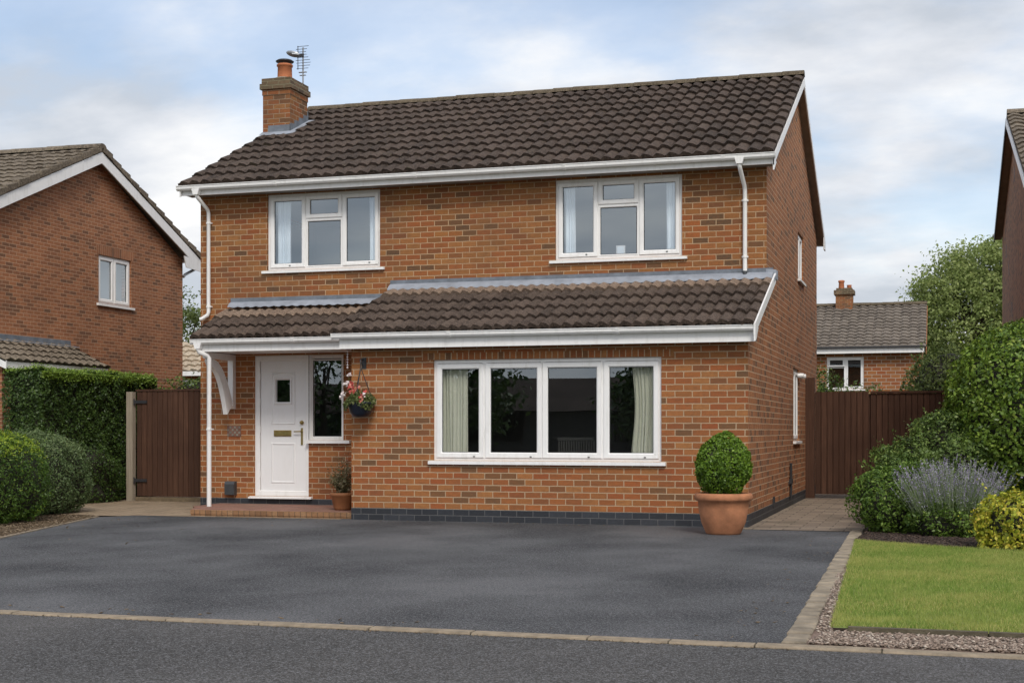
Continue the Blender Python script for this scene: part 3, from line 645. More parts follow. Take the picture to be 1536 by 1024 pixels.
# border mulch
bed = [(-1.0,17.82),(-.5,17.5),(.2,17.05),(.92,16.75),(3,16.6),(3,22),(-.9,22),(-1.05,19.95),(-1.0,18.6)]
sheet('flower_bed', bed, .012, 'soil', 'dark mulched border behind the lawn')
P = scatter([(-1.0,17.86),(-.5,17.53),(.2,17.08),(.92,16.78),(1.5,16.7),(1.5,19.5),(-.95,19.5)], 9000); P = np.column_stack([P, rng.uniform(.015, .035, len(P))])
o = pebbles('mulch', P, .016, 'mulch', .35, 2.2); o['kind'] = 'stuff'; o['label'] = 'dark bark mulch under the shrubs'
P = scatter([(-11.6,15.2),(-12.35,17.7),(-12.98,19.72),(-13.5,20.1),(-14.2,20.2),(-13.6,16),(-12.3,13.6)], 5000); P = np.column_stack([P, rng.uniform(.0, .015, len(P))])
o = pebbles('leaf_litter', P, .014, 'chips', .3, 1.8); o['kind'] = 'stuff'; o['label'] = 'dry twigs and leaf litter under the left bushes'
P = np.column_stack([rng.uniform(-9, -.9, 700), rng.uniform(9.11, 9.17, 700), rng.uniform(-.01, -.004, 700)]); P = P[rng.uniform(0, 1, 700) < .6]
o = pebbles('grit', P, .006, 'chips', .4, 1.6); o['kind'] = 'stuff'; o['label'] = 'grit gathered along the foot of the kerb'

# =================================================================== MAIN HOUSE
XL, XR, YM, YB, YE = -12.74, -2.623, 22.543, 32.11, 20.261
EXL = -8.80
H = thing('detached_house', 'two storey orange brick house with porch and wide four light window', 'house', (XL, YM, 0))
fy = lambda y: (lambda s, d, z: (s, y+d, z))          # wall facing the street
fx = lambda x: (lambda s, d, z: (x-d, s, z))          # wall facing +x
UL = (-11.412, -9.257, 4.232, 5.575); UR = (-6.112, -3.984, 4.228, 5.56)
DR = (-11.661, -10.609, .235, 2.72); SD = (-10.609, -9.946, 1.225, 2.72)
mb = MB()
wall(mb, fy(YM), XL, XR, 2.95, 5.62, [UL, UR])
wall(mb, fy(YM), XL, XR, .19, 2.95, [DR[:2]+(.235, 2.72), (DR[1], SD[1], 1.225, 2.72)], mat=1)
mb.build('wall', ['brick_up', 'brick_low'], H)
GW = (-7.437, -3.886, .94, 2.478)
mb = MB(); wall(mb, fy(YE), EXL, XR, .19, 2.70, [GW, (-7.6, -3.75, 2.478, 2.70)][:1], mat=0)
# soldier course above the wide window
a, b, c, d = -7.62, -3.70, 2.4785, 2.585
mb.face([(a, YE-.003, c), (b, YE-.003, c), (b, YE-.003, d), (a, YE-.003, d)], 0, [(.135, a), (.135, b), (.245, b), (.245, a)])
mb.face([(EXL, YE, .19), (EXL, YM, .19), (EXL, YM, 2.7), (EXL, YE, 2.7)], 0)
mb.build('wall', ['brick_low'], H)
# gable wall (+x), shared by house and extension, with side windows
sw1 = (26.85, 28.0, 1.2, 2.58); sw2 = (27.74, 28.87, 4.36, 5.28)
mb = MB(); wall(mb, fx(XR), YE, YB, .19, 2.70, [sw1]); 
wall(mb, fx(XR), YM, YB, 2.70, 5.62, [sw2])
mb.face([(XR, YE, 2.70), (XR, YM, 2.70), (XR, YM, 3.66)], 0); mb.face([(XR, YE, 2.70), (XR, YM, 3.66), (XR, YE, 2.78)], 0)
RY, RZ = 27.327, 8.215
mb.face([(XR, YM, 5.62), (XR, YB, 5.62), (XR, RY, 8.10)], 0)
mb.build('wall', ['brick_gable'], H)
mb = MB(); mb.face([(XL, YM, 0), (XL, YB, 0), (XL, YB, 5.62), (XL, YM, 5.62)], 0); mb.face([(XL, YM, 5.62), (XL, YB, 5.62), (XL, RY, 8.10)], 0)
mb.face([(XL, YB, 0), (XR, YB, 0), (XR, YB, 5.62), (XL, YB, 5.62)], 0); mb.build('wall', 'brick_gable', H)
# plinths
mb = MB(); mb.box(XL-.003, -8.8, YM-.004, YM+.2, -.02, .19); mb.box(EXL-.003, XR+.004, YE-.004, YE+.2, -.02, .19); mb.box(XR-.2, XR+.0045, YE+.2, YB, -.02, .19)
mb.build('plinth', 'plinth', H)
# rooms behind the windows
mb = MB()
def room(x0, x1, y0, y1, z0, z1, m):
    mb.face([(x0,y1,z0),(x1,y1,z0),(x1,y1,z1),(x0,y1,z1)], m); mb.face([(x0,y0,z0),(x0,y1,z0),(x0,y1,z1),(x0,y0,z1)], m); mb.face([(x1,y0,z0),(x1,y1,z0),(x1,y1,z1),(x1,y0,z1)], m)
    mb.face([(x0,y0,z0),(x1,y0,z0),(x1,y1,z0),(x0,y1,z0)], m); mb.face([(x0,y0,z1),(x1,y0,z1),(x1,y1,z1),(x0,y1,z1)], m)
room(EXL+.28, XR-.28, YE+.26, 22.50, .2, 2.62, 1)
room(-12.4, EXL-.1, YM+.26, 26.0, .2, 2.85, 1)
room(-12.4, -7.6, YM+.26, 26.6, 3.2, 5.6, 0); room(-7.5, XR-.28, YM+.26, 26.4, 3.2, 5.6, 0)
mb.build('room_lining', ['room', 'room_dark'], H)
# floor slab closes the shell
# --- windows
def W3(parent, o, tz):   # two side casements, top light and fixed pane
    w, h = o[1]-o[0], o[3]-o[2]; a, b = w*.338, w*.662
    window(parent, T(o[0], YM, o[2]), w, h, [(.045, a-.008, .045, h-.045, 1), (a+.01, b-.01, tz, h-.045, 1), (a+.018, b-.018, .05, tz-.035, 0), (b+.008, w-.045, .045, h-.045, 1)],
           [(a, .04, h-.04, .03), (b, .04, h-.04, .03)] , glass='glass')
    return w, h, a, b
for o in (UL, UR):
    w, h, a, b = W3(H, o, .90 if o is UL else .90)
for o in (UL, UR):
    tb = MB(); w = o[1]-o[0]; tb.box(o[0]+w*.338+.03, o[0]+w*.662-.03, YM+.046, YM+.112, o[2]+.865, o[2]+.90); tb.build('window_transom', 'pvc', H)
w, h = GW[1]-GW[0], GW[3]-GW[2]
m1, m2, m3 = w*.228, w*.487, w*.752
window(H, T(GW[0], YE, GW[2]), w, h, [(.045, m1-.006, .04, h-.06, 1), (m1+.02, m2-.004, .04, h-.06, 1), (m2+.004, m3-.02, .04, h-.06, 1), (m3+.01, w-.045, .04, h-.06, 1)],
       [(m1+.006, .04, h-.04, .032), (m2, .04, h-.04, .02), (m3-.005, .04, h-.04, .03)], glass='glass_low', outer=.055, sill=.06, sillw=.07, sash=.082)
window(H, T(SD[0]+.0, YM, SD[2]), SD[1]-SD[0], SD[3]-SD[2], [(.035, .628, .045, SD[3]-SD[2]-.075, 0)], [], glass='glass_low', outer=.06, sill=.05, sillw=.0)
mb = MB(); mb.box(DR[1]-.02, SD[1]+.14, YM-.07, YM+.1, SD[2]-.055, SD[2]-.003); mb.build('window_sill', 'pvc', H)
window(H, T(XR, sw1[0], sw1[2], PI/2), sw1[1]-sw1[0], sw1[3]-sw1[2], [(.045, .56, .04, 1.33, 1), (.59, 1.105, .04, 1.33, 1)], [(.575, .04, 1.34, .03)], glass='glass', sillw=.06)
window(H, T(XR, sw2[0], sw2[2], PI/2), sw2[1]-sw2[0], sw2[3]-sw2[2], [(.045, .55, .04, .88, 1), (.58, 1.085, .04, .88, 1)], [(.565, .04, .88, .03)], glass='glass', sillw=.06)
# small window stays on the sash bottoms
for (xx, zz, yy) in [(-9.48, 4.315, YM), (-11.0, 4.31, YM), (-4.25, 4.31, YM), (-5.6, 4.31, YM), (-6.8, 1.0, YE), (-5.9, 1.0, YE), (-5.0, 1.0, YE), (-4.15, 1.0, YE)]:
    st = MB(); st.box(xx, xx+.03, yy+.018, yy+.03, zz-.008, zz+.008); st.build('drain_cap', 'greybox', H)
# --- front door
D0, D1 = -11.661, -10.609; zt, zb = 2.72, .235
mb = MB(); mb.ring(D0, D1+.03, zb, zt, [(0, YM+.10), (0, YM+.02), (.085, YM+.02), (.095, YM+.035), (.095, YM+.1)]); mb.build('door_frame', 'pvc', H)
mb = MB(); mb.prism([(D0-.09, YM-.08, .19), (D0-.09, YM-.08, .215), (D0-.09, YM+.06, .24), (D0-.09, YM+.06, .19)], (D1-D0+.17, 0, 0)); mb.build('threshold', 'pvc', H)
lx0, lx1, lz0, lz1 = D0+.105, D1-.07, zb+.06, zt-.095; ly = YM+.04
dm = MB(); gx0, gx1, gz0, gz1 = -11.255, -10.99, 1.90, 2.29
wall(dm, fy(ly), lx0, lx1, lz0, lz1, [(gx0, gx1, gz0, gz1)], thick=.045)
dm.ring(lx0-.012, lx1+.012, lz0-.012, lz1+.012, [(0, ly+.03), (.0, ly+.02), (.013, ly+.02)], 1)
def mould(x0, x1, z0, z1, w=.035, p=.012): dm.ring(x0, x1, z0, z1, [(0, ly), (w*.35, ly-p), (w*.65, ly-p), (w, ly+.001)])
mould(gx0-.05, gx1+.05, gz0-.05, gz1+.05, .05, .02)
mould(-11.36, -10.885, 1.50, 2.44, .03, .010); mould(-11.36, -10.885, .46, 1.18, .04, .010)
# shallow arch above the door glass
arc = [(-11.33+.42*q, ly-.006, 2.375+.05*math.sin(PI*q)) for q in np.linspace(0, 1, 14)]; dm.tube(arc, .010, 6)
door = dm.build('door', ['door', 'rubber'], H)
p = MB(); p.face([(gx0, ly+.02, gz0), (gx1, ly+.02, gz0), (gx1, ly+.02, gz1), (gx0, ly+.02, gz1)]); p.build('pane', 'glass_low', door)
p = MB(); p.ring(-11.30, -10.96, 1.292, 1.40, [(0, ly), (0, ly-.012), (.012, ly-.016), (.02, ly-.010)]); p.box(-11.285, -10.975, ly-.009, ly-.002, 1.305, 1.387); p.build('letterbox', 'brass', door)
hx = -10.755
p = MB(); p.box(hx-.018, hx+.018, ly-.012, ly+.0, 1.14, 1.44); p.tube([(hx, ly-.01, 1.38), (hx, ly-.06, 1.38), (hx-.02, ly-.065, 1.38), (hx-.13, ly-.06, 1.375)], .011, 8)
p.tube([(hx, ly, 1.20), (hx, ly-.02, 1.20)], .016, 10); p.build('handle', 'brass', door)
p = MB(); p.tube([(hx, ly, 1.535), (hx, ly-.02, 1.535), (hx, ly-.05, 1.535), (hx, ly-.06, 1.535)], [.036, .036, .026, .012], 14); p.build('doorknob', 'brass', door)
for zz in (.55, 1.35, 1.85, 2.3):
    p = MB(); p.tube([(lx0-.012, ly-.012, zz), (lx0-.012, ly-.012, zz+.12)], .012, 8); p.build('hinge', 'pvc', door)
# vent brick, grey box, side pipework
p = MB(); p.box(-12.20, -11.93, YM-.012, YM+.05, 1.29, 1.485)
for i in range(6):
    for j in range(4): 
        if (i+j) % 2 == 0: p.box(-12.195+i*.044, -12.195+i*.044+.036, YM-.016, YM-.011, 1.30+j*.045, 1.30+j*.045+.034, 1)
p.build('air_brick', ['pantile', 'mortar'], H)
p = MB(); p.prism([(-12.205, YM, .24), (-12.205, YM-.10, .25), (-12.205, YM-.11, .44), (-12.205, YM-.08, .485), (-12.205, YM, .49)], (.19, 0, 0)); p.build('drain_box', 'greybox', H)
p = MB(); p.tube([(XR+.03, 26.08, .15), (XR+.03, 26.08, .80)], .022, 8); p.tube([(XR+.03, 26.2, .25), (XR+.03, 26.2, .74)], .014, 8); p.box(XR, XR+.05, 26.0, 26.28, .42, .5)
p.build('gas_pipe', 'dark', H)
p = MB(); p.box(XR, XR+.03, 23.4, 23.5, .13, .3); p.build('cable_clip', 'dark', H)
for yy in (27.9, 28.35):
    p = MB(); p.tube([(XR-.02, yy, 2.47), (XR+.09, yy, 2.47), (XR+.10, yy, 2.47)], [.045, .045, .03], 12); p.build('flue', 'pvc', H)
p = MB(); p.box(XR-.003, XR+.006, 25.0, 25.14, 6.55, 6.85); p.build('gable_vent', 'dark', H)
# --- main roof
SL = (RZ-5.74)/(RY-22.12)
mb = MB(); X0, X1 = -12.93, -2.47
roof_tiles(mb, X0, X1, 22.12, 5.735, RY-.02, RZ-.045, .2135, 11, A=.046, lip=.055)
roof_tiles(mb, X0, X1, 32.53, 5.735, RY+.02, RZ-.045, .2135, 11, A=.034, lip=.034)
roof = mb.build('roof', 'tile', H)
mb = MB(); ridge_tiles(mb, X0+.1, X1+.01, RY, RZ+.035, .12); mb.build('ridge_tiles', 'ridge', roof)
# barge boards right gable (front and rear slopes), soffit strips
def barge(xv, y0, z0, y1, z1, hgt, th=.022, mat=0, mbx=None):
    mbx.prism([(xv, y0, z0), (xv, y1, z1), (xv, y1, z1-hgt), (xv, y0, z0-hgt)], (th, 0, 0), mat)
mb = MB()
TAIL = True
for xv in (X0-.0101, X1-.012): 
    if xv > -5: mb.build('bargeboard', 'pvc', H); mb = MB()
    barge(xv, 22.14, 5.70, RY, RZ-.075, .155, mbx=mb); barge(xv, 32.51, 5.70, RY, RZ-.075, .155, mbx=mb)
mb.prism([(X1-.009, 22.14, 5.69), (X1-.009, 22.14, 5.47), (X1-.009, 22.30, 5.56), (X1-.009, 22.45, 5.64)], (.022, 0, 0))
mb.prism([(X1-.009, 32.51, 5.69), (X1-.009, 32.51, 5.46), (X1-.009, 32.15, 5.46), (X1-.009, 32.1, 5.75)], (.022, 0, 0))
mb.build('bargeboard', 'pvc', H)
mb = MB()
for ya in (22.2, 32.45):
    mb.face([(XR-.02, ya, 5.67-.10), (X1-.014, ya, 5.67-.10), (X1-.014, RY, RZ-.20), (XR-.02, RY, RZ-.20)], 0)
mb.build('soffit', 'soffit', H)
FY = 22.20
mb = MB(); mb.box(X0+.02, X1-.013, FY, FY+.02, 5.575, 5.72); mb.build('fascia', 'pvc', H); mb = MB(); mb.box(X0+.02, X1-.013, 32.43, 32.45, 5.56, 5.72); mb.build('fascia', 'pvc', H)
mb = MB(); mb.box(X0+.02, X1-.02, FY+.021, YM-.001, 5.595, 5.61); mb.build('soffit', 'soffit_w', H)
def gutter(x0, x1, yf, zt, name='gutter', parent=H, sgn=-1):
    pr = [(0,0),(.008,0),(.012,-.05),(.035,-.078),(.075,-.078),(.098,-.05),(.102,-.01),(.112,-.004),(.112,.006),(.094,.006),(.092,-.045),(.072,-.070),(.038,-.070),(.004,-.045)][::1]
    mb = MB(); mb.prism([(x0, yf+sgn*a, zt+b) for a, b in pr], (x1-x0, 0, 0))
    for xx in (x0, x1-.012): mb.prism([(xx, yf, zt), (xx, yf+sgn*.006, zt-.055), (xx, yf+sgn*.035, zt-.084), (xx, yf+sgn*.078, zt-.084), (xx, yf+sgn*.106, zt-.055), (xx, yf+sgn*.118, zt+.008)], (.012, 0, 0))
    x = x0+1.9
    while x < x1-.5: mb.prism([(x, yf+sgn*a*1.0+sgn*(.003 if a > .05 else 0), zt+b-.004) for a, b in [(0,-.0),(.012,-.056),(.035,-.084),(.075,-.084),(.102,-.055),(.118,.004)]], (.055, 0, 0)); x += 2.6
    return mb.build(name, 'pvc', parent)
gutter(X0-.05, X1+.03, FY, 5.735); gutter(X0, X1, 32.45, 5.735, sgn=1)
def pipe(pts, r=.034, clips=(), parent=H, hop=None, cyl=.1):
    mb = MB(); mb.tube(pts, r, 14)
    for (x, y, z) in clips: mb.tube([(x, y, z), (x, y, z+.035)], r*1.25, 14); mb.box(x-.05, x+.05, y+.0, y+r+.03, z+.005, z+.03)
    if hop: x, y, z = hop; mb.prism([(x-.075, y-.05, z), (x+.075, y-.05, z), (x+.045, y-.05, z-.10), (x-.045, y-.05, z-.10)], (0, .10, 0))
    return mb.build('downpipe', 'pvc', parent)
gy = FY-.055
pipe([(-12.60, gy, 5.68), (-12.60, gy, 5.56), (-12.585, gy+.03, 5.52), (-12.555, YM-.09, 5.36), (-12.55, YM-.055, 5.30), (-12.55, YM-.055, 3.52), (-12.56, YM-.06, 3.47), (-12.66, YM-.09, 3.40), (-12.70, YM-.10, 3.39)], clips=[(-12.55, YM-.055, 5.1), (-12.55, YM-.055, 3.6)], hop=(-12.60, gy, 5.67))
pipe([(-3.0, gy, 5.68), (-3.0, gy, 5.56), (-2.995, gy+.03, 5.52), (-2.965, YM-.09, 5.30), (-2.96, YM-.055, 5.22), (-2.96, YM-.055, 3.93)], clips=[(-2.96, YM-.055, 5.05), (-2.96, YM-.055, 4.15)], hop=(-3.0, gy, 5.69))
mb = MB(); mb.tube([(-2.96, YM-.055, 3.94), (-2.96, YM-.058, 3.86)], .038, 14, 0); mb.build('pipe_shoe', 'greybox', H)
# --- extension lean-to roof
EZ, EY, TZ = 2.895, 19.93, 3.80
EX0, EX1 = -9.02, -2.50
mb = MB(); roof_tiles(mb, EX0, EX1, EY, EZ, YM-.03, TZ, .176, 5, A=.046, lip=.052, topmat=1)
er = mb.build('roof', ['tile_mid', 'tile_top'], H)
def flashing(x0, x1, ztop, zbot, yb, parent, y0=None):
    y0 = YM; mb = MB(); n = int((x1-x0)/.05)
    mb.box(x0, x1, y0-.012, y0+.001, zbot+.0, ztop, 0)
    x = x0
    while x < x1-.3: mb.box(x, x+.012, y0-.016, y0-.011, zbot+.02, ztop-.005, 0); x += random.uniform(.7, 1.4)
    V = []
    for i in range(n+1):
        xx = x0+(x1-x0)*i/n; w = .010*math.sin(2*PI*xx/.176)
        V += [(xx, y0-.012, zbot+.02), (xx, y0-.07, zbot-.005+w*.5), (xx, yb, zbot-.055-(abs(yb-y0)-.1)*.35+w+random.uniform(-.003, .003)), (xx, yb-.004, zbot-.075-(abs(yb-y0)-.1)*.35+w)]
    mb.quads(V, [(i*4+k, i*4+4+k, i*4+5+k, i*4+k+1) for i in range(n) for k in range(3)], 1)
    return mb.build('flashing', ['lead', 'lead_pale'], parent)
flashing(-9.06, -2.52, 3.985, 3.90, YM-.16, er)
mb = MB(); n_ = Vector((0, -(TZ-EZ), YM-EY)).normalized()
barge(EX1+.0, EY-.02, EZ+.005, YM, TZ+.10, .15, .024, 0, mb); 
mb.prism([(EX1+.003, EY-.018, EZ-.01), (EX1+.003, EY-.018, EZ-.235), (EX1+.003, EY+.10, EZ-.20), (EX1+.003, EY+.34, EZ-.02)], (.024, 0, 0))
mb.build('bargeboard', 'pvc', H)
mb = MB(); mb.face([(XR+.0, EY, EZ-.04), (EX1, EY, EZ-.04), (EX1, YM, TZ-.04), (XR, YM, TZ-.04)]); mb.build('soffit', 'soffit_w', H)
mb = MB(); mb.prism([(XR-.01, YM-.02, 3.97), (EX1+.03, YM-.02, 3.95), (EX1+.035, YM-.02, 3.80), (XR-.01, YM-.02, 3.80)], (0, .22, 0)); mb.prism([(EX1-.01, YM-.25, 3.80), (EX1+.035, YM-.25, 3.795), (EX1+.035, YM+.2, 3.955), (EX1-.01, YM+.2, 3.97)], (0, 0, -.06)); mb.build('flashing', 'lead_pale', H)
EF = 20.02
mb = MB(); mb.box(EX0+.12, EX1-.001, EF, EF+.02, 2.66, 2.87); mb.box(EX0+.12, EX0+.14, EF+.021, YE+.9, 2.66, 2.87); mb.build('fascia', 'pvc', H)
mb = MB(); mb.box(EX0+.141, EX1-.002, EF+.021, YE-.001, 2.672, 2.69); mb.build('soffit', 'soffit_w', H)
gutter(EX0+.02, EX1+.01, EF, 2.888)
# --- porch roof
PY, PZ, PTZ = 21.36, 2.96, 3.52
PX0, PX1 = -12.27, EX0+.05
mb = MB()
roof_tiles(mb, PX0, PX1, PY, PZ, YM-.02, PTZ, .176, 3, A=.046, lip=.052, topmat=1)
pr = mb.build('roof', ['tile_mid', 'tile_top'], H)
flashing(-12.13, -9.09, 3.76, 3.67, YM-.13, pr)
PF = 21.44
mb = MB(); mb.box(PX0+.10, -8.83, PF, PF+.02, 2.745, 2.915); mb.box(PX0+.10, PX0+.12, PF+.021, YM-.001, 2.745, 2.90); mb.build('fascia', 'pvc', H)
mb = MB(); mb.box(PX0+.121, -8.83, PF+.021, YM-.002, 2.76, 2.775); mb.prism([(PX0+.03, PF+.02, 2.90), (PX0+.03, YM-.003, 2.90), (PX0+.03, YM-.003, 3.42)], (.02, 0, 0)); mb.build('soffit', 'pvc', H)
gutter(PX0-.0, EX0+.1, PF, 2.948)
pipe([(-12.13, PF-.055, 2.88), (-12.13, PF-.055, 2.78), (-12.12, PF-.05, 2.74), (-12.02, 21.50, 2.68), (-12.0, 21.52, 2.64), (-12.0, 21.52, .07)], r=.040, clips=[(-12.0, 21.52, 1.4)], hop=(-12.13, PF-.055, 2.89))
# gallows bracket
mb = MB(); bx = -12.135
mb.prism([(bx, YM, 2.74), (bx, YM-.11, 2.74), (bx, YM-.11, 1.83), (bx, YM-.06, 1.78), (bx, YM, 1.78)], (.10, 0, 0))
mb.box(bx+.001, bx+.099, 21.55, YM-.111, 2.64, 2.742)
cur = []
for q in np.linspace(0, 1, 12):
    y = 21.62+(YM-.11-21.62)*q; z = 2.64-(2.64-1.86)*(q**2.5)
    cur.append((y, z))
low = [(y-.03-.16*q_**1.5, z-.13-.05*q_) for (y, z), q_ in zip(cur, np.linspace(0, 1, 12))]
mb.prism([(bx+.012, y, z) for y, z in cur]+[(bx+.012, min(y, YM-.112), z) for y, z in low[::-1]][:-1]+[(bx+.012, 21.58, 2.60)], (.085, 0, 0))
mb.build('porch_bracket', 'pvc', H)
# step
mb = MB(); poly = [(-11.72,20.42),(-8.805,20.42),(-8.805,YM-.005),(-12.35,YM-.005),(-12.3,21.5),(-12.12,21.25)]
mb.face([(x, y, .092) for x, y in poly], 0)
for a, b in zip(poly, poly[1:]+poly[:1]): mb.face([(*a, -.01), (*b, -.01), (*b, .092), (*a, .092)], 1)
mb.box(-11.725, -8.806, 20.41, 20.52, .03, .098, 1)
mb.build('doorstep', ['step', 'step_edge'], H)
# --- chimney
cx0, cx1, cy0, cy1 = -12.935, -12.341, 25.36, 26.16
mb = MB(); mb.box(cx0, cx1, cy0, cy1, 5.5, 8.20, 0); mb.box(cx0-.05, cx1+.045, cy0-.05, cy1+.06, 8.20, 8.31, 1); mb.box(cx0-.02, cx1+.015, cy0-.02, cy1+.03, 8.31, 8.42, 1)
mb.box(cx0-.012, cx1+.012, cy0-.012, cy1+.012, 8.085, 8.2, 0)
M['brick_cap'] = brick('brick cap', [(0,(.06,.04,.028)),(.5,(.15,.085,.05)),(1,(.24,.14,.08))], mortar=(.28,.24,.15), ms=.01, weather=.7, dirt=(.10,.09,.045))
ch = mb.build('chimney', ['brick_chim', 'brick_cap'], roof)
p = MB(); pc = (-12.63, 25.72, 8.42); p.lathe([(.0,0),(.26,0),(.20,.07),(.0,.09)], (pc[0], pc[1], 8.415), 20); p.build('flaunching', 'mortar', ch) if False else None
p.build('mortar_bed', 'mortar', roof)
p = MB(); p.lathe([(.155,0),(.148,.05),(.142,.26),(.160,.27),(.165,.30),(.15,.315),(.125,.315),(.12,.2)], (pc[0], pc[1], 8.46), 28); p.build('chimney_pot', 'chimpot', roof)
p = MB(); p.lathe([(.13,.0),(.13,.035),(.175,.045),(.185,.06),(.15,.085),(.0,.10)], (pc[0], pc[1], 8.775), 24); p.build('chimney_cowl', 'dark', roof)
def rz(y): return 5.735+(y-22.12)*(RZ-.045-5.735)/(RY-.02-22.12)
mb = MB(); mb.box(cx0+.12, cx1+.012, cy0-.013, cy0-.001, rz(cy0)-.02, rz(cy0)+.22)
n = 4
for i in range(n):
    ya, yb = cy0-.013+(cy1-cy0+.02)*i/n, cy0-.013+(cy1-cy0+.02)*(i+1)/n; t = rz((ya+yb)/2)+.20
    mb.prism([(cx1+.001, ya, rz(ya)-.02), (cx1+.001, yb+.01, rz(yb)-.02), (cx1+.001, yb+.01, t+.03), (cx1+.001, ya, t+.0)], (.012+.002*(i % 2), 0, 0))
mb.box(cx1-.02, cx1+.02, cy1-.01, cy1+.0, 7.6, 7.9)
V = [(cx0-.02, cy0-.16, rz(cy0-.16)+.075), (cx1+.02, cy0-.16, rz(cy0-.16)+.075), (cx1+.13, cy0-.10, rz(cy0-.1)+.078), (cx1+.14, cy1+.05, rz(cy1+.05)+.08), (cx1, cy1+.05, rz(cy1+.05)+.085), (cx1, cy0, rz(cy0)+.10), (cx0-.02, cy0, rz(cy0)+.10)]
mb.quads(V, [(0,1,5,6), (1,2,5), (2,3,4,5)], 1, False)
mb.build('flashing', ['lead', 'lead_pale'], roof)
# --- aerial
A = thing('television_aerial', 'metal aerial with a small dish on a thin mast behind the chimney pot', 'aerial', (-12.36, 26.0, 8.42))
p = MB(); p.tube([(-12.36, 26.0, 8.3), (-12.36, 26.0, 9.17)], .017, 8); p.box(-12.45, -12.28, 25.98, 26.02, 8.66, 8.675); p.box(-12.43, -12.30, 25.98, 26.02, 8.60, 8.612); p.build('mast', 'alu', A)
p = MB(); p.tube([(-12.46, 25.97, 8.72), (-12.46, 25.97, 9.20)], .008, 6); p.box(-12.46, -12.34, 25.96, 26.0, 8.98, 9.04)
for i in range(9): zz = 8.74+i*.056; p.tube([(-12.49+.02*math.sin(i*1.7), 25.97, zz), (-12.18+.05*math.sin(i*.8)-.05, 25.97, zz+.0)], .0055, 5)
p.build('antenna', 'dark', A)
p = MB(); V = []; F = []; n = 20
for j in range(6):
    rr = j/5
    for k in range(n): t = 2*PI*k/n; V.append((-12.57+.155*rr*math.cos(t), 25.93+.05*(rr**2)-.04*rr*math.sin(t), 9.05+.058*rr*math.sin(t)-.035*math.cos(t)*rr))
for j in range(5):
    for k in range(n): F.append((j*n+k, j*n+(k+1) % n, (j+1)*n+(k+1) % n, (j+1)*n+k))
p.quads(V, F); p.tube([(-12.57, 25.93, 9.04), (-12.36, 26.0, 9.02)], .02, 6); p.build('dish', 'alu', A)

# --- interior things seen through the panes
curtain(-7.36, -6.92, 1.0, 2.42, YE+.155, 'pale green curtain hanging at the left end of the wide downstairs window', waist=-.03, side=0)
curtain(-4.37, -3.98, 1.0, 2.45, YE+.155, 'pale green curtain hanging at the right end of the wide downstairs window', waist=.05, side=-1)
curtain(-11.29, -11.02, 4.28, 5.5, YM+.155, 'white net curtain at the left side of the upper left window', 'curtain_up', folds=5)
curtain(-9.52, -9.36, 4.28, 5.5, YM+.155, 'narrow white net curtain at the right side of the upper left window', 'curtain_up', folds=4)
curtain(-5.99, -5.80, 4.28, 5.48, YM+.155, 'pale blue curtain at the left side of the upper right window', 'curtain_up', folds=4)
curtain(-4.27, -4.08, 4.28, 5.48, YM+.155, 'pale blue curtain at the right side of the upper right window', 'curtain_up', folds=4)
mb = MB(); mb.box(-5.12, -4.97, YM+.20, YM+.23, 4.3, 4.46); mb.box(-5.10, -4.99, YM+.193, YM+.201, 4.32, 4.44, 1); tag(mb.build('photo_frame', ['shirt', 'curtain_up'], None), 'small white frame standing inside the upper right window', 'photo frame')
cb = thing('spindle_chair', 'pale slatted chair back seen inside the wide downstairs window', 'chair', (-5.45, 21.4, .2))
p = MB(); p.box(-5.74, -5.16, 21.3, 21.34, 1.24, 1.29); 
for i in range(15): p.box(-5.73+i*.0405, -5.73+i*.0405+.024, 21.31, 21.33, .7, 1.245)
p.build('backrest', 'chairwood', cb)
p = MB(); p.box(-5.74, -5.16, 21.3, 21.8, .66, .70); p.build('seat', 'chairwood', cb)
for sx in (-5.73, -5.2):
    for sy in (21.31, 21.75): p = MB(); p.box(sx, sx+.04, sy, sy+.04, .2, .66); p.build('leg', 'chairwood', cb)

# =================================================================== POTS AND BASKET
PT = thing('potted_topiary', 'clipped round box ball in a big terracotta pot at the house corner', 'potted plant', (-2.787, 18.97, 0))
p = MB(); p.lathe([(.0,.0),(.225,.0),(.24,.02),(.30,.16),(.335,.34),(.342,.44),(.375,.455),(.392,.475),(.392,.52),(.375,.55),(.345,.555),(.335,.53),(.325,.48),(.0,.47)], (-2.787, 18.97, 0), 48); p.build('pot', 'terra', PT)
c = (-2.787, 18.97, .93); R3 = (.37, .37, .42)
P, nr = blob(c, R3, 14000, .034, 2.15, .024, 1.3, .030, 5, .6, .85, -1, .020, 4.)
P[:, :2] = np.array(c[:2])+(P[:, :2]-np.array(c[:2]))*(1.05-.16*np.clip(P[:, 2:3]-c[2], 0, 1)/.42); v, f = leaf_arrays(P, nr, .034, .6, .8); fastmesh('crown', v, f, 'leaf_box', PT)
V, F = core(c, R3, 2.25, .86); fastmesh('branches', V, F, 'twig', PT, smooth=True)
p = MB(); p.lathe([(.33,.0),(.0,.012)], (-2.787, 18.97, .50), 24); p.build('compost', 'soil', PT)
p = MB(); p.tube([(-2.787, 18.97, .46), (-2.787, 18.97, .7)], .03, 8); p.build('stem', 'bark', PT)

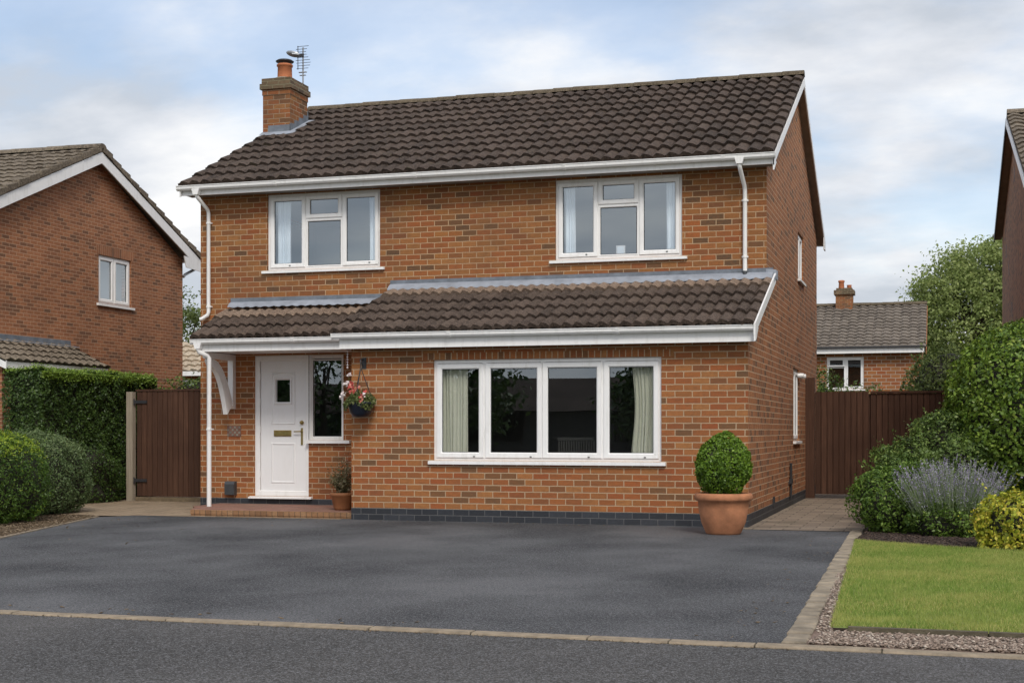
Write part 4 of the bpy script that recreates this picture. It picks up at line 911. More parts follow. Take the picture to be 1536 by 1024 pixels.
PP = thing('potted_shrub', 'small brown terracotta pot with a straggly plant beside the front door', 'potted plant', (-9.36, 21.2, .095))
p = MB(); p.lathe([(.0,.0),(.135,.0),(.15,.03),(.195,.22),(.215,.235),(.218,.275),(.20,.285),(.185,.26),(.0,.25)], (-9.36, 21.2, .095), 32); p.build('pot', 'terra2', PP)
Q = []
for k in range(300):
    a = random.uniform(0, 2*PI); r = random.uniform(.05, .32); hh = random.uniform(.12, .66)*(1-.6*r/.36)+.04
    for j in range(9): t = (j+1)/9; Q.append((-9.36+r*math.cos(a)*t, 21.2+r*math.sin(a)*t, .36+hh*t))
Q = np.array(Q)+rng.normal(0, .018, (len(Q), 3)); v, f = leaf_arrays(Q, rng.normal(0, 1, Q.shape), .035, .55, .9); fastmesh('foliage', v, f, 'leaf_potplant', PP)
twigs_obj(PP, (-9.36, 21.2, .33), .22, .42, 12, base=.004)

HB = thing('hanging_basket', 'dark blue hanging basket of pink and white flowers on the brick corner', 'hanging basket', (-8.550, 20.04, 1.6))
bc = (-8.550, 20.04, 1.60)
p = MB(); p.lathe([(.0,0),(.09,.0),(.13,.02),(.17,.08),(.19,.17),(.202,.215),(.205,.235),(.195,.235),(.18,.2),(.0,.19)], bc, 32); p.build('bowl', 'basket', HB)
p = MB()
for k in range(3): a = k*2*PI/3+.5; p.tube([(bc[0]+.195*math.cos(a), bc[1]+.195*math.sin(a), 1.83), (-8.550, 20.04, 2.37)], .0065, 6)
p.tube([(-8.550, 20.04, 2.36), (-8.550, 20.04, 2.44)], .008, 6); p.build('chain', 'dark', HB)
n = 2300; a = rng.uniform(0, 2*PI, n); r = np.sqrt(rng.uniform(0, 1, n))*.25; P = np.column_stack([bc[0]+r*np.cos(a)-.02, bc[1]+r*np.sin(a), 1.82+rng.uniform(0, 1, n)*(.19-.5*r)+.05*np.sin(a*3)-(r > .2)*rng.uniform(0, .08, n)])
v, f = leaf_arrays(P, np.tile((0, -.3, .6), (n, 1)), .036, .65, .9); fastmesh('foliage', v, f, 'leaf_plant', HB)
def flower(P, L, per=6):
    P = np.repeat(np.array(P), per, 0)+rng.normal(0, L*.35, (len(P)*per, 3)); return leaf_arrays(P, np.tile((0, -1., .3), (len(P), 1)), L, .8, .5)
v, f = flower([(-8.610, 19.9,2.03),(-8.580, 19.9,2.0),(-8.630, 19.92,2.07),(-8.650, 19.88,1.99),(-8.440, 19.87,1.93),(-8.410, 19.88,1.97),(-8.470, 19.86,1.90),(-8.490, 19.85,1.86),(-8.550, 19.95,2.06),(-8.710, 19.95,2.06),(-8.690, 20.0,2.12)], .045, 7); fastmesh('red_blossom', v, f, 'red', HB)
v, f = flower([(-8.740, 20.0,2.24),(-8.720, 20.0,2.27),(-8.750, 19.98,2.14),(-8.780, 19.95,2.12),(-8.790, 19.92,1.96),(-8.820, 19.92,1.94),(-8.830, 19.93,1.91),(-8.420, 19.86,1.95)], .042, 7); fastmesh('white_blossom', v, f, 'white', HB)
p = MB(); p.tube([(-8.700, 20.04,1.85),(-8.740, 20.02,2.08),(-8.730, 20.0,2.25)], .004, 5); p.tube([(-8.670, 20.04,1.85),(-8.720, 20.02,2.0),(-8.770, 19.98,2.13)], .004, 5); p.build('stems', 'leaf_plant', HB)
p = MB(); p.box(-8.62, -8.55, YE-.014, YE, 2.36, 2.53); p.tube([(-8.60, YE, 2.49), (-8.57, 20.10, 2.50), (-8.55, 20.04, 2.47), (-8.55, 20.04, 2.435)], .010, 8); p.tube([(-8.60, YE, 2.38), (-8.60, 20.12, 2.495)], .007, 6); p.build('basket_bracket', 'dark', H)
cn = MB()
for i in range(7): zz = 2.38+i*.042; cn.lathe([(.0,-.018),(.012,-.01),(.016,0),(.012,.01),(0,.018)], (-8.86, 20.24, zz), 8)
cn.tube([(-8.86, 20.24, 2.36), (-8.86, 20.24, 2.67)], .003, 5); tag(cn.build('wind_chime', 'white', None), 'short string of white beads hanging under the porch beside the basket', 'wind chime')

# =================================================================== GATES AND FENCES
def boards(parent, x0, x1, y, z0, z1, w=.115, name='board_panel', rake=.0):
    mb = MB(); n = round((x1-x0)/w); w = (x1-x0)/n
    for i in range(n):
        dy = random.uniform(-.002, .002); a = x0+i*w+.004; b = a+w-.008; h = z1+random.uniform(-.004, .004)
        mb.prism([(a, y+dy+.01, z0), (a+.006, y+dy, z0), (b-.006, y+dy, z0), (b, y+dy+.01, z0), (b, y+dy+.022, z0), (a, y+dy+.022, z0)], (0, 0, h-z0))
    mb.box(x0+.01, x1-.01, y+.024, y+.03, z0, z1-.01)
    for z in (z0+.2, z1-.2): mb.box(x0+.01, x1-.01, y+.031, y+.08, z, z+.09)
    return mb.build(name, 'wood', parent)
LG = thing('side_gate', 'dark brown boarded gate left of the house behind the hinge post', 'gate', (-15.2, 24.34, 0))
boards(LG, -15.19, -12.76, 24.36, .10, 2.17)
p = MB(); p.box(-15.2, -12.76, 24.345, 24.40, 2.17, 2.205); p.build('top_rail', 'wood', LG)
for z in (1.93, .38): p = MB(); p.box(-15.23, -14.95, 24.335, 24.355, z, z+.06); p.tube([(-15.235, 24.34, z-.03), (-15.235, 24.34, z+.09)], .014, 8); p.build('hinge', 'dark', LG)
p = MB(); p.box(-15.385, -15.245, 24.30, 24.42, -.02, 2.16); p.prism([(-15.385, 24.30, 2.16), (-15.245, 24.30, 2.16), (-15.315, 24.36, 2.185)], (0, .12, 0)) if False else None
tag(p.build('gate_post', 'postwood', None, loc=(-15.31, 24.36, 0)), 'pale weathered timber post holding the left gate', 'gate post')
p = MB(); p.box(-15.18, -12.76, 24.30, 24.42, 0, .085); tag(p.build('timber_sleeper', 'sleeper', None, loc=(-14, 24.36, 0)), 'pale timber sleeper lying under the left gate', 'sleeper')
RG = thing('garden_gate', 'dark brown boarded gate beside the tall post right of the house', 'gate', (-2.41, 29.4, 0))
boards(RG, -2.435, -1.36, 29.40, .09, 2.19)
p = MB(); p.box(-2.64, -2.44, 29.33, 29.46, -.02, 2.48); tag(p.build('gate_post', 'wood', None, loc=(-2.54, 29.4, 0)), 'tall dark brown post against the house holding the right gate', 'gate post')
FN = thing('panel_fence', 'dark brown boarded fence with capping rail behind the right shrubs', 'fence', (-1.34, 29.4, 0))
boards(FN, -1.33, 2.6, 29.43, .05, 2.15); p = MB(); p.box(-1.33, 2.6, 29.40, 29.49, 2.15, 2.195); p.build('capping_rail', 'wood', FN)
p = MB(); p.box(-1.40, -1.30, 29.475, 29.56, 0, 2.14); p.build('post', 'wood', FN)

# =================================================================== SHRUBS
# long boundary hedge (left)
HG = thing('boundary_hedge', 'tall dark clipped hedge in front of the left neighbour wall', 'hedge', (-16, 23.8, 0))
def boxshell(x0, x1, y0, y1, z0, z1, n):
    A = [(y1-y0)*(z1-z0), (y1-y0)*(z1-z0)*.3, (x1-x0)*(z1-z0), (x1-x0)*(y1-y0), (x1-x0)*(z1-z0)]; A = np.array(A)/sum(A); k = rng.choice(5, n, p=A)
    u, w = rng.uniform(0, 1, n), rng.uniform(0, 1, n); P = np.zeros((n, 3)); Nn = np.zeros((n, 3))
    for i, (nx, f) in enumerate([((1,0,0), lambda u, w: (x1+0*u, y0+u*(y1-y0), z0+w*(z1-z0))), ((-1,0,0), lambda u, w: (x0+0*u, y0+u*(y1-y0), z0+w*(z1-z0))), ((0,-1,0), lambda u, w: (x0+u*(x1-x0), y0+0*u, z0+w*(z1-z0))), ((0,0,1), lambda u, w: (x0+u*(x1-x0), y0+w*(y1-y0), z1+0*u)), ((0,1,0), lambda u, w: (x0+u*(x1-x0), y1+0*u, z0+w*(z1-z0)))]):
        m = k == i; P[m] = np.column_stack(f(u[m], w[m])); Nn[m] = nx
    return P, Nn
x0, x1, y0, y1, zt = -16.42, -15.6, 21.85, 25.75, 2.48
P, Nn = boxshell(x0, x1, y0, y1, .05, zt, 62000)
off = .035*lumps(P, .9, 4)+.03*lumps(P, 3., 6) - np.abs(rng.normal(0, .05, len(P)))
cz = np.clip((P[:, 2]-(zt-.12))/.12, 0, 1)*.06; P = P+Nn*(off-cz*(np.abs(Nn[:, 2]) < .5))[:, None]
v, f = leaf_arrays(P, Nn+np.array((0, 0, .25)), .048, .55, .7)
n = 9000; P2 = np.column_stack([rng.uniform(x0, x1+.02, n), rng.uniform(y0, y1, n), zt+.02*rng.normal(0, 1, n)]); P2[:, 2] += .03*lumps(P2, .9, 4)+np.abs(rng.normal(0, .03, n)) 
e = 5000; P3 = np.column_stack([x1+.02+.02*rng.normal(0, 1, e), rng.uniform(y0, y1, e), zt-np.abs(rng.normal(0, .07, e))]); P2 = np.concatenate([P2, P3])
v2, f2 = leaf_arrays(P2, np.tile((.2, -.2, 1.), (len(P2), 1)), .042, .5, .8)  # hedge top and upper edge leaves, lightened in colour as if lit from above
V, F, mi = join_arr([(v, f, 0), (v2, f2, 1)]); fastmesh('foliage', V, F, ['leaf_hedge', 'leaf_hedge_lit'], HG, mi)
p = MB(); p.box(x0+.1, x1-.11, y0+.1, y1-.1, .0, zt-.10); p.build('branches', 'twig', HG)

bush('low_shrub', 'low dark leafy shrub at the foot of the tall hedge by the gate post', 'shrub', (-15.78, 23.6, .45), (.5, .75, .72), 11000, .050, 'leaf_hedge', seed=12, lump=.07, hi=.05)
bush('clipped_shrub', 'rounded grey green clipped shrub beside the left of the driveway', 'shrub', (-14.55, 20.15, .60), (.78, 1.0, .70), 30000, .036, 'leaf_grey', e=2.9, seed=3, lump=.035, hi=.03, depth=.05, s=.88, clumps=220, lit_tops=(6500, 'leaf_grey_lit', 1.0))
bush('clipped_shrub', 'bright lime topped shrub cut off by the left edge of the photo', 'shrub', (-14.05, 17.75, .62), (1.0, 1.45, .76), 36000, .038, 'leaf_lime', e=2.8, seed=5, lump=.05, hi=.04, depth=.05, s=.88, clumps=260, lit_tops=(9000, 'leaf_lime_lit', 1.05))
# right border
bush('laurel_bush', 'largest rounded laurel bush filling the right edge of the photo', 'shrub', (1.58, 22.3, 1.52), (1.46, 1.5, 1.50), 48000, .064, 'leaf_laurel', e=2.35, seed=8, lump=.045, lf=.6, hi=.06, hf=2.2, depth=.08, W=.62, spread=.7, s=.88, clumps=60)
bush('leafy_shrub', 'mid green shrub spreading in front of the brown fence behind the lavender', 'shrub', (.10, 21.9, .78), (.98, .9, .78), 26000, .054, 'leaf_mid', e=2.1, seed=9, lump=.11, lf=.8, hi=.085, hf=2.2, depth=.09, s=.82, clumps=70)
bush('leafy_shrub', 'small dark green shrub at the left end of the border by the path', 'shrub', (-.60, 19.75, .47), (.50, .50, .46), 11000, .048, 'leaf_dark', e=2.1, seed=10, lump=.07, lf=1.1, hi=.05, hf=3., depth=.08, s=.78, clumps=50)
bush('leafy_shrub', 'upright green shrub between the small dark shrub and the fence', 'shrub', (-.50, 20.75, .62), (.46, .5, .46), 10000, .052, 'leaf_mid', e=2.1, seed=14, lump=.09, lf=1.1, hi=.05, hf=3., depth=.08, s=.80, clumps=60)
bush('golden_shrub', 'yellow leaved golden shrub beside the lawn', 'shrub', (.98, 17.35, .22), (.62, .55, .47), 11000, .048, 'leaf_gold', e=2.1, seed=11, lump=.07, lf=1.0, hi=.06, hf=2.5, depth=.07, W=.65, s=.78, clumps=22)
LV = thing('lavender_bush', 'grey purple flowering lavender in front of the green shrubs', 'shrub', (.18, 19.2, 0))
c = (.18, 19.2, .20); P, nr = blob(c, (.62, .48, .30), 10000, .05, 2.2, .05, 1.2, .08, 21, .35, .8); P = P[P[:, 2] > .02]; v, f = leaf_arrays(P, np.tile((0, 0, .4), (len(P), 1)), .045, .5, .9); fastmesh('foliage', v, f, 'leaf_dark', LV)
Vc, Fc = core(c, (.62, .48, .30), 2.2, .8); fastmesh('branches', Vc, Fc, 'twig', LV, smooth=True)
ns = 820; a = rng.uniform(0, 2*PI, ns); q = np.sqrt(rng.uniform(0, 1, ns)); base = np.column_stack([c[0]+q*.42*np.cos(a), c[1]+q*.34*np.sin(a), .18+.14*(1-q)+0*q])
dr = unit(np.column_stack([np.cos(a)*q*.62, np.sin(a)*q*.55, np.ones(ns)])+rng.normal(0, .08, (ns, 3))); ln = rng.uniform(.34, .78, ns)[:, None]; tip = base+dr*ln
s = unit(np.cross(dr, rng.normal(0, 1, (ns, 3))))*.0042; V = np.stack([base-s, base+s, tip+s*.5, tip-s*.5], 1).reshape(-1, 3); fastmesh('stems', V, np.arange(4*ns).reshape(-1, 4), 'lav_stem', LV)
k = 12; tt = np.linspace(-.20, .04, k); Q = (tip[:, None, :]+dr[:, None, :]*tt[None, :, None]*rng.uniform(.4, 1, (ns, 1, 1))).reshape(-1, 3)+rng.normal(0, .0045, (ns*k, 3)); v, f = leaf_arrays(Q, rng.normal(0, 1, Q.shape), .017, .7, 1.); fastmesh('flowers', v, f, 'lav_fl', LV)
Q = (base[:, None, :]+dr[:, None, :]*np.linspace(.05, .34, 9)[None, :, None]).reshape(-1, 3)+rng.normal(0, .012, (ns*9, 3)); v, f = leaf_arrays(Q, np.repeat(dr, 9, 0), .035, .2, 1.2); fastmesh('leaves', v, f, 'lav_stem', LV)
# behind the right fence
bush('climbing_shrub', 'loose green shrub growing over the fence in front of the rear house window', 'shrub', (-2.62, 33.6, 2.2), (.45, .5, .62), 1500, .075, 'leaf_mid', e=2., seed=31, lump=.15, depth=.14, s=.35, clumps=40)
bush('climbing_shrub', 'low sprig of leaves showing above the fence right of the rear house window', 'shrub', (-1.75, 33.6, 1.85), (.6, .5, .62), 1500, .07, 'leaf_mid', e=2., seed=32, lump=.15, depth=.14, s=.4, clumps=30)
bush('garden_shrub', 'dense green shrub against the right corner of the rear house', 'shrub', (.1, 38.5, 2.0), (1.05, 1.0, 1.75), 12000, .10, 'leaf_far', e=2., seed=33, lump=.22, lf=.5, hi=.1, hf=1.6, depth=.18, s=.7, clumps=80)
bush('garden_shrub', 'tall dark shrub between the fence and the big tree', 'shrub', (1.7, 40, 2.0), (1.4, 1.2, 2.3), 14000, .11, 'leaf_mid', e=2., seed=34, lump=.25, lf=.5, hi=.1, hf=1.4, depth=.2, s=.75, clumps=80)
bush('garden_shrub', 'leafy top of a shrub just above the left gate', 'shrub', (-15.9, 28.2, 1.7), (1.6, .6, .98), 7000, .07, 'leaf_mid', e=2.3, seed=35, lump=.12, depth=.1, s=.75, clumps=60)
# trees
tree('broadleaf_tree', 'big light green spreading tree behind the rear house', (2.0, 77, 0), 11, (2.9, 77, 6.4), (5.0, 3.8, 4.9), 620, 150, .18, 'leaf_tree', seed=2, clr=.72, trunk_r=.28)
tree('garden_tree', 'dark green tree in the gap between the left neighbour and the house', (-30.6, 52, 0), 7, (-30.4, 52, 4.4), (3.2, 2.4, 2.6), 150, 110, .15, 'leaf_far', seed=4, clr=.6, trunk_r=.2)

# =================================================================== NEIGHBOURING HOUSES
XN = -17.6; NY, NZ, NE, NB = 26.5, 7.50, 30.86, 30.27; sl = (NZ-5.58)/(NE-NY); NF = 2*NY-NE
NH = thing('neighbour_house', 'red brown brick house on the left with white gable trim', 'house', (XN, NF, 0))
mb = MB(); wall(mb, fx(XN), NF+.6, NB, 0, 5.5, [(26.71, 28.0, 4.19, 5.25)])
mb.face([(XN, NF+.6, 5.5), (XN, NB, 5.5), (XN, NY, NZ-.12)], 0)
mb.face([(XN-10, NF+.6, 0), (XN, NF+.6, 0), (XN, NF+.6, 5.6), (XN-10, NF+.6, 5.6)]); mb.face([(XN-10, NB, 0), (XN, NB, 0), (XN, NB, 5.6), (XN-10, NB, 5.6)])
# soldier arch above the window
mb.face([(XN+.003, 26.62, 5.252), (XN+.003, 28.09, 5.252), (XN+.003, 28.09, 5.46), (XN+.003, 26.62, 5.46)], 0, [(.118, 26.62), (.118, 28.09), (.220, 28.09), (.220, 26.62)])
mb.build('wall', 'brick_left', NH)
mb = MB(); roof_tiles(mb, XN-8, XN+.22, NF, 5.60, NY-.02, NZ, .24, 13, A=.024, lip=.034, jit=2.); roof_tiles(mb, XN-8, XN+.22, NE, 5.60, NY+.02, NZ, .30, 13, A=.024, lip=.034)
nr_ = mb.build('roof', 'tile_left', NH)
mb = MB(); ridge_tiles(mb, XN-8, XN+.25, NY, NZ+.07, .13, .45); 
for ya, yb in ((NF, NY), (NE, NY)):
    for i in range(12):
        q0, q1 = i/12, (i+.93)/12; j_ = random.uniform(-.012, .012); y0_, y1_ = ya+(yb-ya)*q0, ya+(yb-ya)*q1; z0_, z1_ = 5.62+(NZ-5.6)*q0, 5.62+(NZ-5.6)*q1
        mb.prism([(XN+.10, y0_, z0_+.075+j_), (XN+.10, y1_, z1_+.035+j_), (XN+.10, y1_, z1_-.07), (XN+.10, y0_, z0_-.06)], (.15+j_, 0, 0), 0)
mb.build('verge_tiles', 'tile_left', nr_)
mb = MB()
for ya in (NF, NE): mb.prism([(XN+.20, ya, 5.53), (XN+.20, NY, NZ-.07), (XN+.20, NY, NZ-.31), (XN+.20, ya, 5.29)], (.025, 0, 0))
mb.prism([(XN+.20, NE, 5.53), (XN+.20, NE, 5.29), (XN+.20, NB-.2, 5.33), (XN+.20, NB-.3, 5.6)], (.0249, 0, 0)); mb.build('bargeboard', 'pvc', NH)
mb = MB()
for ya in (NF, NE): mb.face([(XN, ya, 5.44), (XN+.20, ya, 5.44), (XN+.20, NY, NZ-.16), (XN, NY, NZ-.16)])
mb.build('soffit', 'soffit', NH)
gutter(XN-4, XN+.26, NE-.06, 5.62, 'gutter', NH, 1)
p = MB(); p.tube([(XN+.05, NE-.03, 5.5), (XN+.05, NE-.1, 5.36), (XN+.05, NB+.02, 5.18), (XN+.05, NB-.05, 5.12)], .035, 10); p.build('downpipe', 'alu', NH)
window(NH, T(XN, 26.71, 4.19, PI/2), 1.29, 1.06, [(.045, .62, .04, 1.02, 1), (.66, 1.245, .04, 1.02, 1)], [(.64, .04, 1.02, .03)], glass='glass', sillw=.08, sill=.06)
mb = MB(); room(XN-3, XN-.27, 25.6, 29.2, 3.4, 5.4, 0); mb.build('room_lining', 'room', NH)
# side lean-to of the neighbour
LX = -16.69
mb = MB(); mb.box(XN, LX-.12, 22.35, 25.55, 0, 2.62); mb.prism([(XN, 22.35, 2.62), (LX-.12, 22.35, 2.62), (XN, 22.35, 3.15)], (0, 3.2, 0)); mb.build('side_extension', 'brick_left', NH)
t2 = MB(Matrix.Translation((XN, 0, 0)) @ Matrix.Rotation(PI/2, 4, 'Z'))   # local x -> +y, local y -> -x
roof_tiles(t2, 22.2, 25.62, -(LX-XN)-.06, 2.70, -.02, 3.16, .24, 4, A=.035, lip=.035); t2.build('roof', 'tile_left', NH)
mb = MB(); mb.box(XN, XN+.02, 22.2, 25.65, 3.14, 3.29, 0); mb.prism([(XN+.02, 22.2, 3.17), (XN+.02, 25.75, 3.17), (XN+.17, 25.75, 3.15), (XN+.17, 22.2, 3.15)], (0, 0, .012), 1); mb.build('flashing', ['lead', 'lead_pale'], NH)
mb = MB(); mb.prism([(XN, 22.2, 3.12), (LX+.08, 22.2, 2.70), (LX+.08, 22.2, 2.54), (XN, 22.2, 2.94)], (0, .025, 0)); mb.box(LX+.02, LX+.05, 22.226, 25.6, 2.56, 2.69); mb.build('bargeboard', 'pvc', NH)

XV, XW = 1.27, 1.43; QY, QZ, QB, QF = 28.97, 7.54, 35.1, 22.8
RN = thing('neighbour_house', 'brown brick house gable cut off by the right edge of the photo', 'house', (XW, 22.9, 0))
mxw = lambda s, d, z: (XW+d, s, z)
mb = MB(); wall(mb, mxw, 23.2, 34.85, 0, 5.25, []); mb.face([(XW, 23.2, 5.25), (XW, 34.85, 5.25), (XW, 34.85, 5.98), (XW, QY, QZ-.1)])
mb.face([(XW, 23.2, 0), (XW+8, 23.2, 0), (XW+8, 23.2, 5.3), (XW, 23.2, 5.3)]); mb.face([(XW, 34.85, 0), (XW+8, 34.85, 0), (XW+8, 34.85, 6), (XW, 34.85, 6)]); mb.build('wall', 'brick_right', RN)
mb = MB(); roof_tiles(mb, XV, XV+8, 22.8, 5.30, QY-.02, QZ, .26, 14, A=.035, lip=.036); roof_tiles(mb, XV, XV+8, QB, 6.04, QY+.02, QZ, .3, 14, A=.03, lip=.03)
rr_ = mb.build('roof', 'tile_left', RN); mb = MB(); ridge_tiles(mb, XV, XV+8, QY, QZ+.07, .12); mb.build('ridge_tiles', 'tile_left', rr_)
mb = MB()
for ya, za in ((QF, 5.24), (QB, 5.98)): mb.prism([(XV-.02, ya, za), (XV-.02, QY, QZ-.06), (XV-.02, QY, QZ-.20), (XV-.02, ya, za-.14)], (.022, 0, 0), 0 if ya < 30 else 1)
mb.build('bargeboard', ['pvc', 'dark'], RN)
mb = MB()
for ya, za in ((QF, 5.16), (QB, 5.9)): mb.face([(XV, ya, za), (XW, ya, za), (XW, QY, QZ-.15), (XV, QY, QZ-.15)])
mb.build('soffit', 'soffit', RN)
gutter(XV-.04, XV+6, QB-.08, 6.04, 'gutter', RN, 1)
for (yy, zz) in ((29.3, 6.3), (31.5, 4.7), (30.2, 3.7), (32.7, 5.2)): p = MB(); p.box(XW-.004, XW+.01, yy, yy+.12, zz, zz+.3); p.build('wall_vent', 'dark', RN)

# rear house seen above the fence
RH = thing('rear_house', 'distant brick house with brown tiled roof above the right fence', 'house', (-4, 63, 0))
mb = MB(); wall(mb, fy(63.4), -11.5, -.70, 0, 4.75, [(-4.74, -3.15, 3.2, 4.62)]); mb.face([(-.70, 63.4, 0), (-.70, 72, 0), (-.70, 72, 4.75), (-.70, 63.4, 4.75)]); mb.face([(-.70, 63.4, 4.75), (-.70, 72, 4.75), (-.70, 67.6, 6.95)])
mb.build('wall', 'brick_far', RH)
mb = MB(); roof_tiles(mb, -11.6, -.52, 63.0, 4.98, 67.6, 7.22, .38, 14, A=.05, lip=.05, jit=1.6); roof_tiles(mb, -11.6, -.52, 72.3, 4.98, 67.62, 7.22, .5, 8, A=.05, lip=.06)
r2 = mb.build('roof', 'tile_far', RH); mb = MB(); ridge_tiles(mb, -11.6, -.50, 67.6, 7.30, .16, .5); mb.build('ridge_tiles', 'ridge', r2)
mb = MB(); mb.box(-4.62, -3.85, 67.2, 68.0, 6.9, 7.75, 0); mb.box(-4.70, -3.77, 67.1, 68.1, 7.75, 7.95, 1); mb.box(-4.60, -3.87, 67.2, 68.0, 7.95, 8.05, 1); mb.build('chimney', ['brick_chim', 'brick_cap'], r2)
for xx in (-4.38, -4.02): p = MB(); p.lathe([(.14,0),(.12,.3),(.15,.33),(.15,.40),(.1,.42)] if xx < -4.2 else [(.12,0),(.10,.14),(.13,.17),(.1,.19)], (xx, 67.6, 8.03), 14); p.build('chimney_pot', 'chimpot', r2)
mb = MB(); mb.box(-11.5, -.6, 62.95, 63.0, 4.76, 4.98); mb.build('fascia', 'pvc', RH)
mb = MB(); mb.box(-11.5, -.6, 62.84, 62.95, 4.98, 5.06); mb.build('gutter', 'dark', RH)
mb = MB(); mb.prism([(-.53, 63.0, 4.94), (-.53, 67.6, 7.16), (-.53, 67.6, 6.92), (-.53, 63.0, 4.70)], (.04, 0, 0)); mb.build('bargeboard', 'terra2', RH)
window(RH, T(-4.74, 63.4, 3.2), 1.59, 1.42, [(.06, .76, 1.0, 1.36, 1), (.06, .76, .06, .96, 0), (.84, 1.53, .06, 1.36, 1)], [(.80, .05, 1.37, .04)], glass='glass_low', outer=.08)
mb = MB(); room(-5.2, -2.6, 63.66, 66, 2.6, 4.75, 0); mb.build('room_lining', 'room_dark', RH)
# small distant house between the left gate and the wall
FH = thing('distant_house', 'distant house with a pale tiled roof seen in the narrow left gap', 'house', (-26, 45, 0))
mb = MB(); roof_tiles(mb, -28.5, -22.5, 44.0, 3.45, 46.4, 4.62, .35, 6, A=.05, lip=.07, jit=2.); mb.build('roof', 'tile_pale', FH)
mb = MB(); wall(mb, fy(44.3), -28.4, -22.6, 0, 3.4, [(-26.2, -25.2, 2.3, 3.2)]); mb.box(-28.4, -22.6, 46.38, 46.4, 0, 4.6); mb.build('wall', 'brick_far', FH)
mb = MB(); mb.box(-28.5, -22.5, 43.98, 44.02, 3.32, 3.48); mb.build('fascia', 'pvc', FH)
window(FH, T(-26.2, 44.3, 2.3), 1.0, .9, [(.05, .47, .05, .85, 1), (.53, .95, .05, .85, 1)], [(.5, .05, .85, .03)], glass='glass_low')
# things across the road, mirrored in the wide window
OH = thing('bungalow', 'dark rendered bungalow across the road mirrored in the wide window', 'house', (-14, -17, 0))
mb = MB(); wall(mb, fy(-17.0), -38, -8.5, 0, 2.25, [(-20.5, -17, .9, 2.1), (-13, -10.2, .9, 2.1)]); mb.face([(-26, -23, 0), (-8.5, -23, 0), (-8.5, -23, 2.5), (-26, -23, 2.5)])
mb.face([(-8.5, -23, 0), (-8.5, -17, 0), (-8.5, -17, 2.3), (-8.5, -20, 3.6), (-8.5, -23, 2.3)]); mb.build('wall', 'render_dark', OH)
mb = MB(); mb.prism([(-38.3, -16.5, 2.2), (-38.3, -20, 3.75), (-38.3, -23.4, 2.2)], (30.1, 0, 0)); mb.build('roof', 'tile', OH)
for k, (x, y, h, r) in enumerate([(-26.8, -13, 6.0, 2.6), (-18.6, -13.0, 5.8, 2.3), (-11.0, -14, 4.3, 1.25)]):
    tree('street_tree', ['dark bushy tree across the road at the far left', 'dark low tree in front of the bungalow across the road', 'dark leafy tree at the right end of the bungalow across the road'][k], (x, y, 0), h, (x, y, h*.55), (r, r, h*.48), 70, 60, .26, 'leaf_hedge', seed=20+k, clr=.8, group='trees across the road')

# =================================================================== WORLD, SUN, CAMERA
SK1, SK2 = (8.3, 16.1, 0), (1.2, 8.7, 0)
SUN_EL, SUN_AZ = R(46), R(152)     # azimuth clockwise from +y
w = bpy.data.worlds.new('World'); sc.world = w; w.use_nodes = True; nt = w.node_tree; nt.nodes.clear()
out = N(nt, 'OutputWorld'); sky = N(nt, 'TexSky', sky_type='NISHITA', sun_disc=False, sun_elevation=SUN_EL, sun_rotation=SUN_AZ, air_density=1., dust_density=2.2, ozone_density=1.2)
bg = N(nt, 'Background'); bg.inputs[1].default_value = .15; nt.links.new(sky.outputs[0], bg.inputs[0])
tc = N(nt, 'TexCoord'); sp = N(nt, 'SeparateXYZ'); nt.links.new(tc.outputs['Generated'], sp.inputs[0])
# cloud layer: project the view ray on a high flat sheet so clouds flatten towards the horizon
dz = math_(nt, 'ADD', math_(nt, 'MAXIMUM', sp.outputs[2], 0.), .30)
cx_ = math_(nt, 'DIVIDE', sp.outputs[0], dz); cy_ = math_(nt, 'DIVIDE', sp.outputs[1], dz)
cb_ = N(nt, 'CombineXYZ'); nt.links.new(cx_, cb_.inputs[0]); nt.links.new(cy_, cb_.inputs[1])
mp = N(nt, 'Mapping'); nt.links.new(cb_.outputs[0], mp.inputs[0]); mp.inputs['Location'].default_value = SK1; mp.inputs['Scale'].default_value = (1., 1.2, 1)
n1 = noise(nt, mp.outputs[0], 1.2, 7, .5); n2 = noise(nt, mp.outputs[0], 3.6, 6, .6)
cov = math_(nt, 'ADD', math_(nt, 'MULTIPLY', n1, .75), math_(nt, 'MULTIPLY', n2, .25))
low = rngmap(nt, sp.outputs[2], 0., .30, .10, 0.)
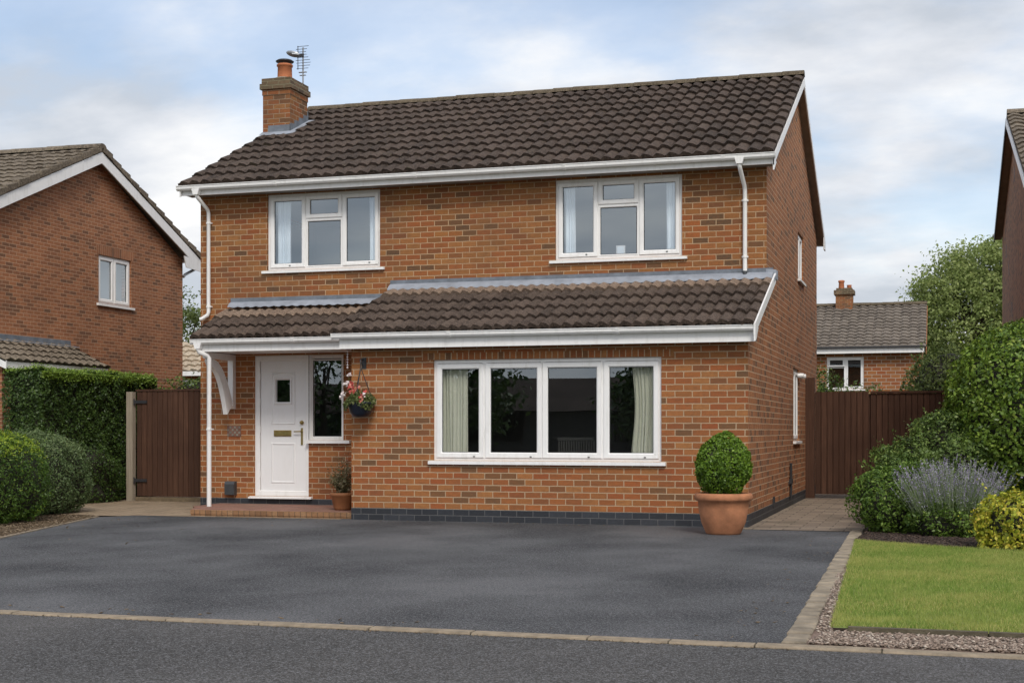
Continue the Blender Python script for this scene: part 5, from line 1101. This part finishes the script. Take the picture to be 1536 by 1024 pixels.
covm = rngmap(nt, math_(nt, 'ADD', cov, low), .42, .57); covm.node.interpolation_type = 'SMOOTHSTEP'
mp2 = N(nt, 'Mapping'); nt.links.new(cb_.outputs[0], mp2.inputs[0]); mp2.inputs['Location'].default_value = SK2; mp2.inputs['Scale'].default_value = (1.1, 1.5, 1)
n3 = noise(nt, mp2.outputs[0], 1.5, 8, .55)
cr = ramp(nt, [(.39, (.54,.58,.64)), (.49, (.73,.75,.79)), (.58, (.92,.915,.91))]); nt.links.new(n3, cr.inputs[0])
bc_ = N(nt, 'Background'); nt.links.new(cr.outputs[0], bc_.inputs[0]); bc_.inputs[1].default_value = .88
mx = N(nt, 'MixShader'); nt.links.new(rngmap(nt, covm, 0, 1, .36, .96), mx.inputs[0]); nt.links.new(bg.outputs[0], mx.inputs[1]); nt.links.new(bc_.outputs[0], mx.inputs[2]); nt.links.new(mx.outputs[0], out.inputs[0])

sd = bpy.data.lights.new('sun', 'SUN'); sd.energy = 1.5; sd.angle = R(16); sd.color = (1, .95, .87)
so = bpy.data.objects.new('sun', sd); C.objects.link(so)
dv = Vector((math.sin(SUN_AZ)*math.cos(SUN_EL), math.cos(SUN_AZ)*math.cos(SUN_EL), math.sin(SUN_EL)))
so.rotation_euler = dv.to_track_quat('Z', 'Y').to_euler(); so.location = dv*60

cd = bpy.data.cameras.new('camera'); cam = bpy.data.objects.new('camera', cd); C.objects.link(cam); sc.camera = cam
cd.sensor_width = 36; cd.lens = 2101/1536*36; cd.shift_y = 133/1536; cd.clip_end = 2000; cd.clip_start = .1
cam.location = (0, 0, 1.4); cam.rotation_euler = (PI/2, 0, math.atan(640/2101))
sc.view_settings.view_transform = 'Standard'; sc.view_settings.look = 'None'; sc.view_settings.exposure = .33; sc.view_settings.gamma = 1
sc.cycles.max_bounces = 8; sc.cycles.transparent_max_bounces = 12; sc.cycles.use_adaptive_sampling = True; sc.cycles.adaptive_threshold = .02
sc.cycles.use_denoising = True; sc.cycles.sample_clamp_indirect = 6
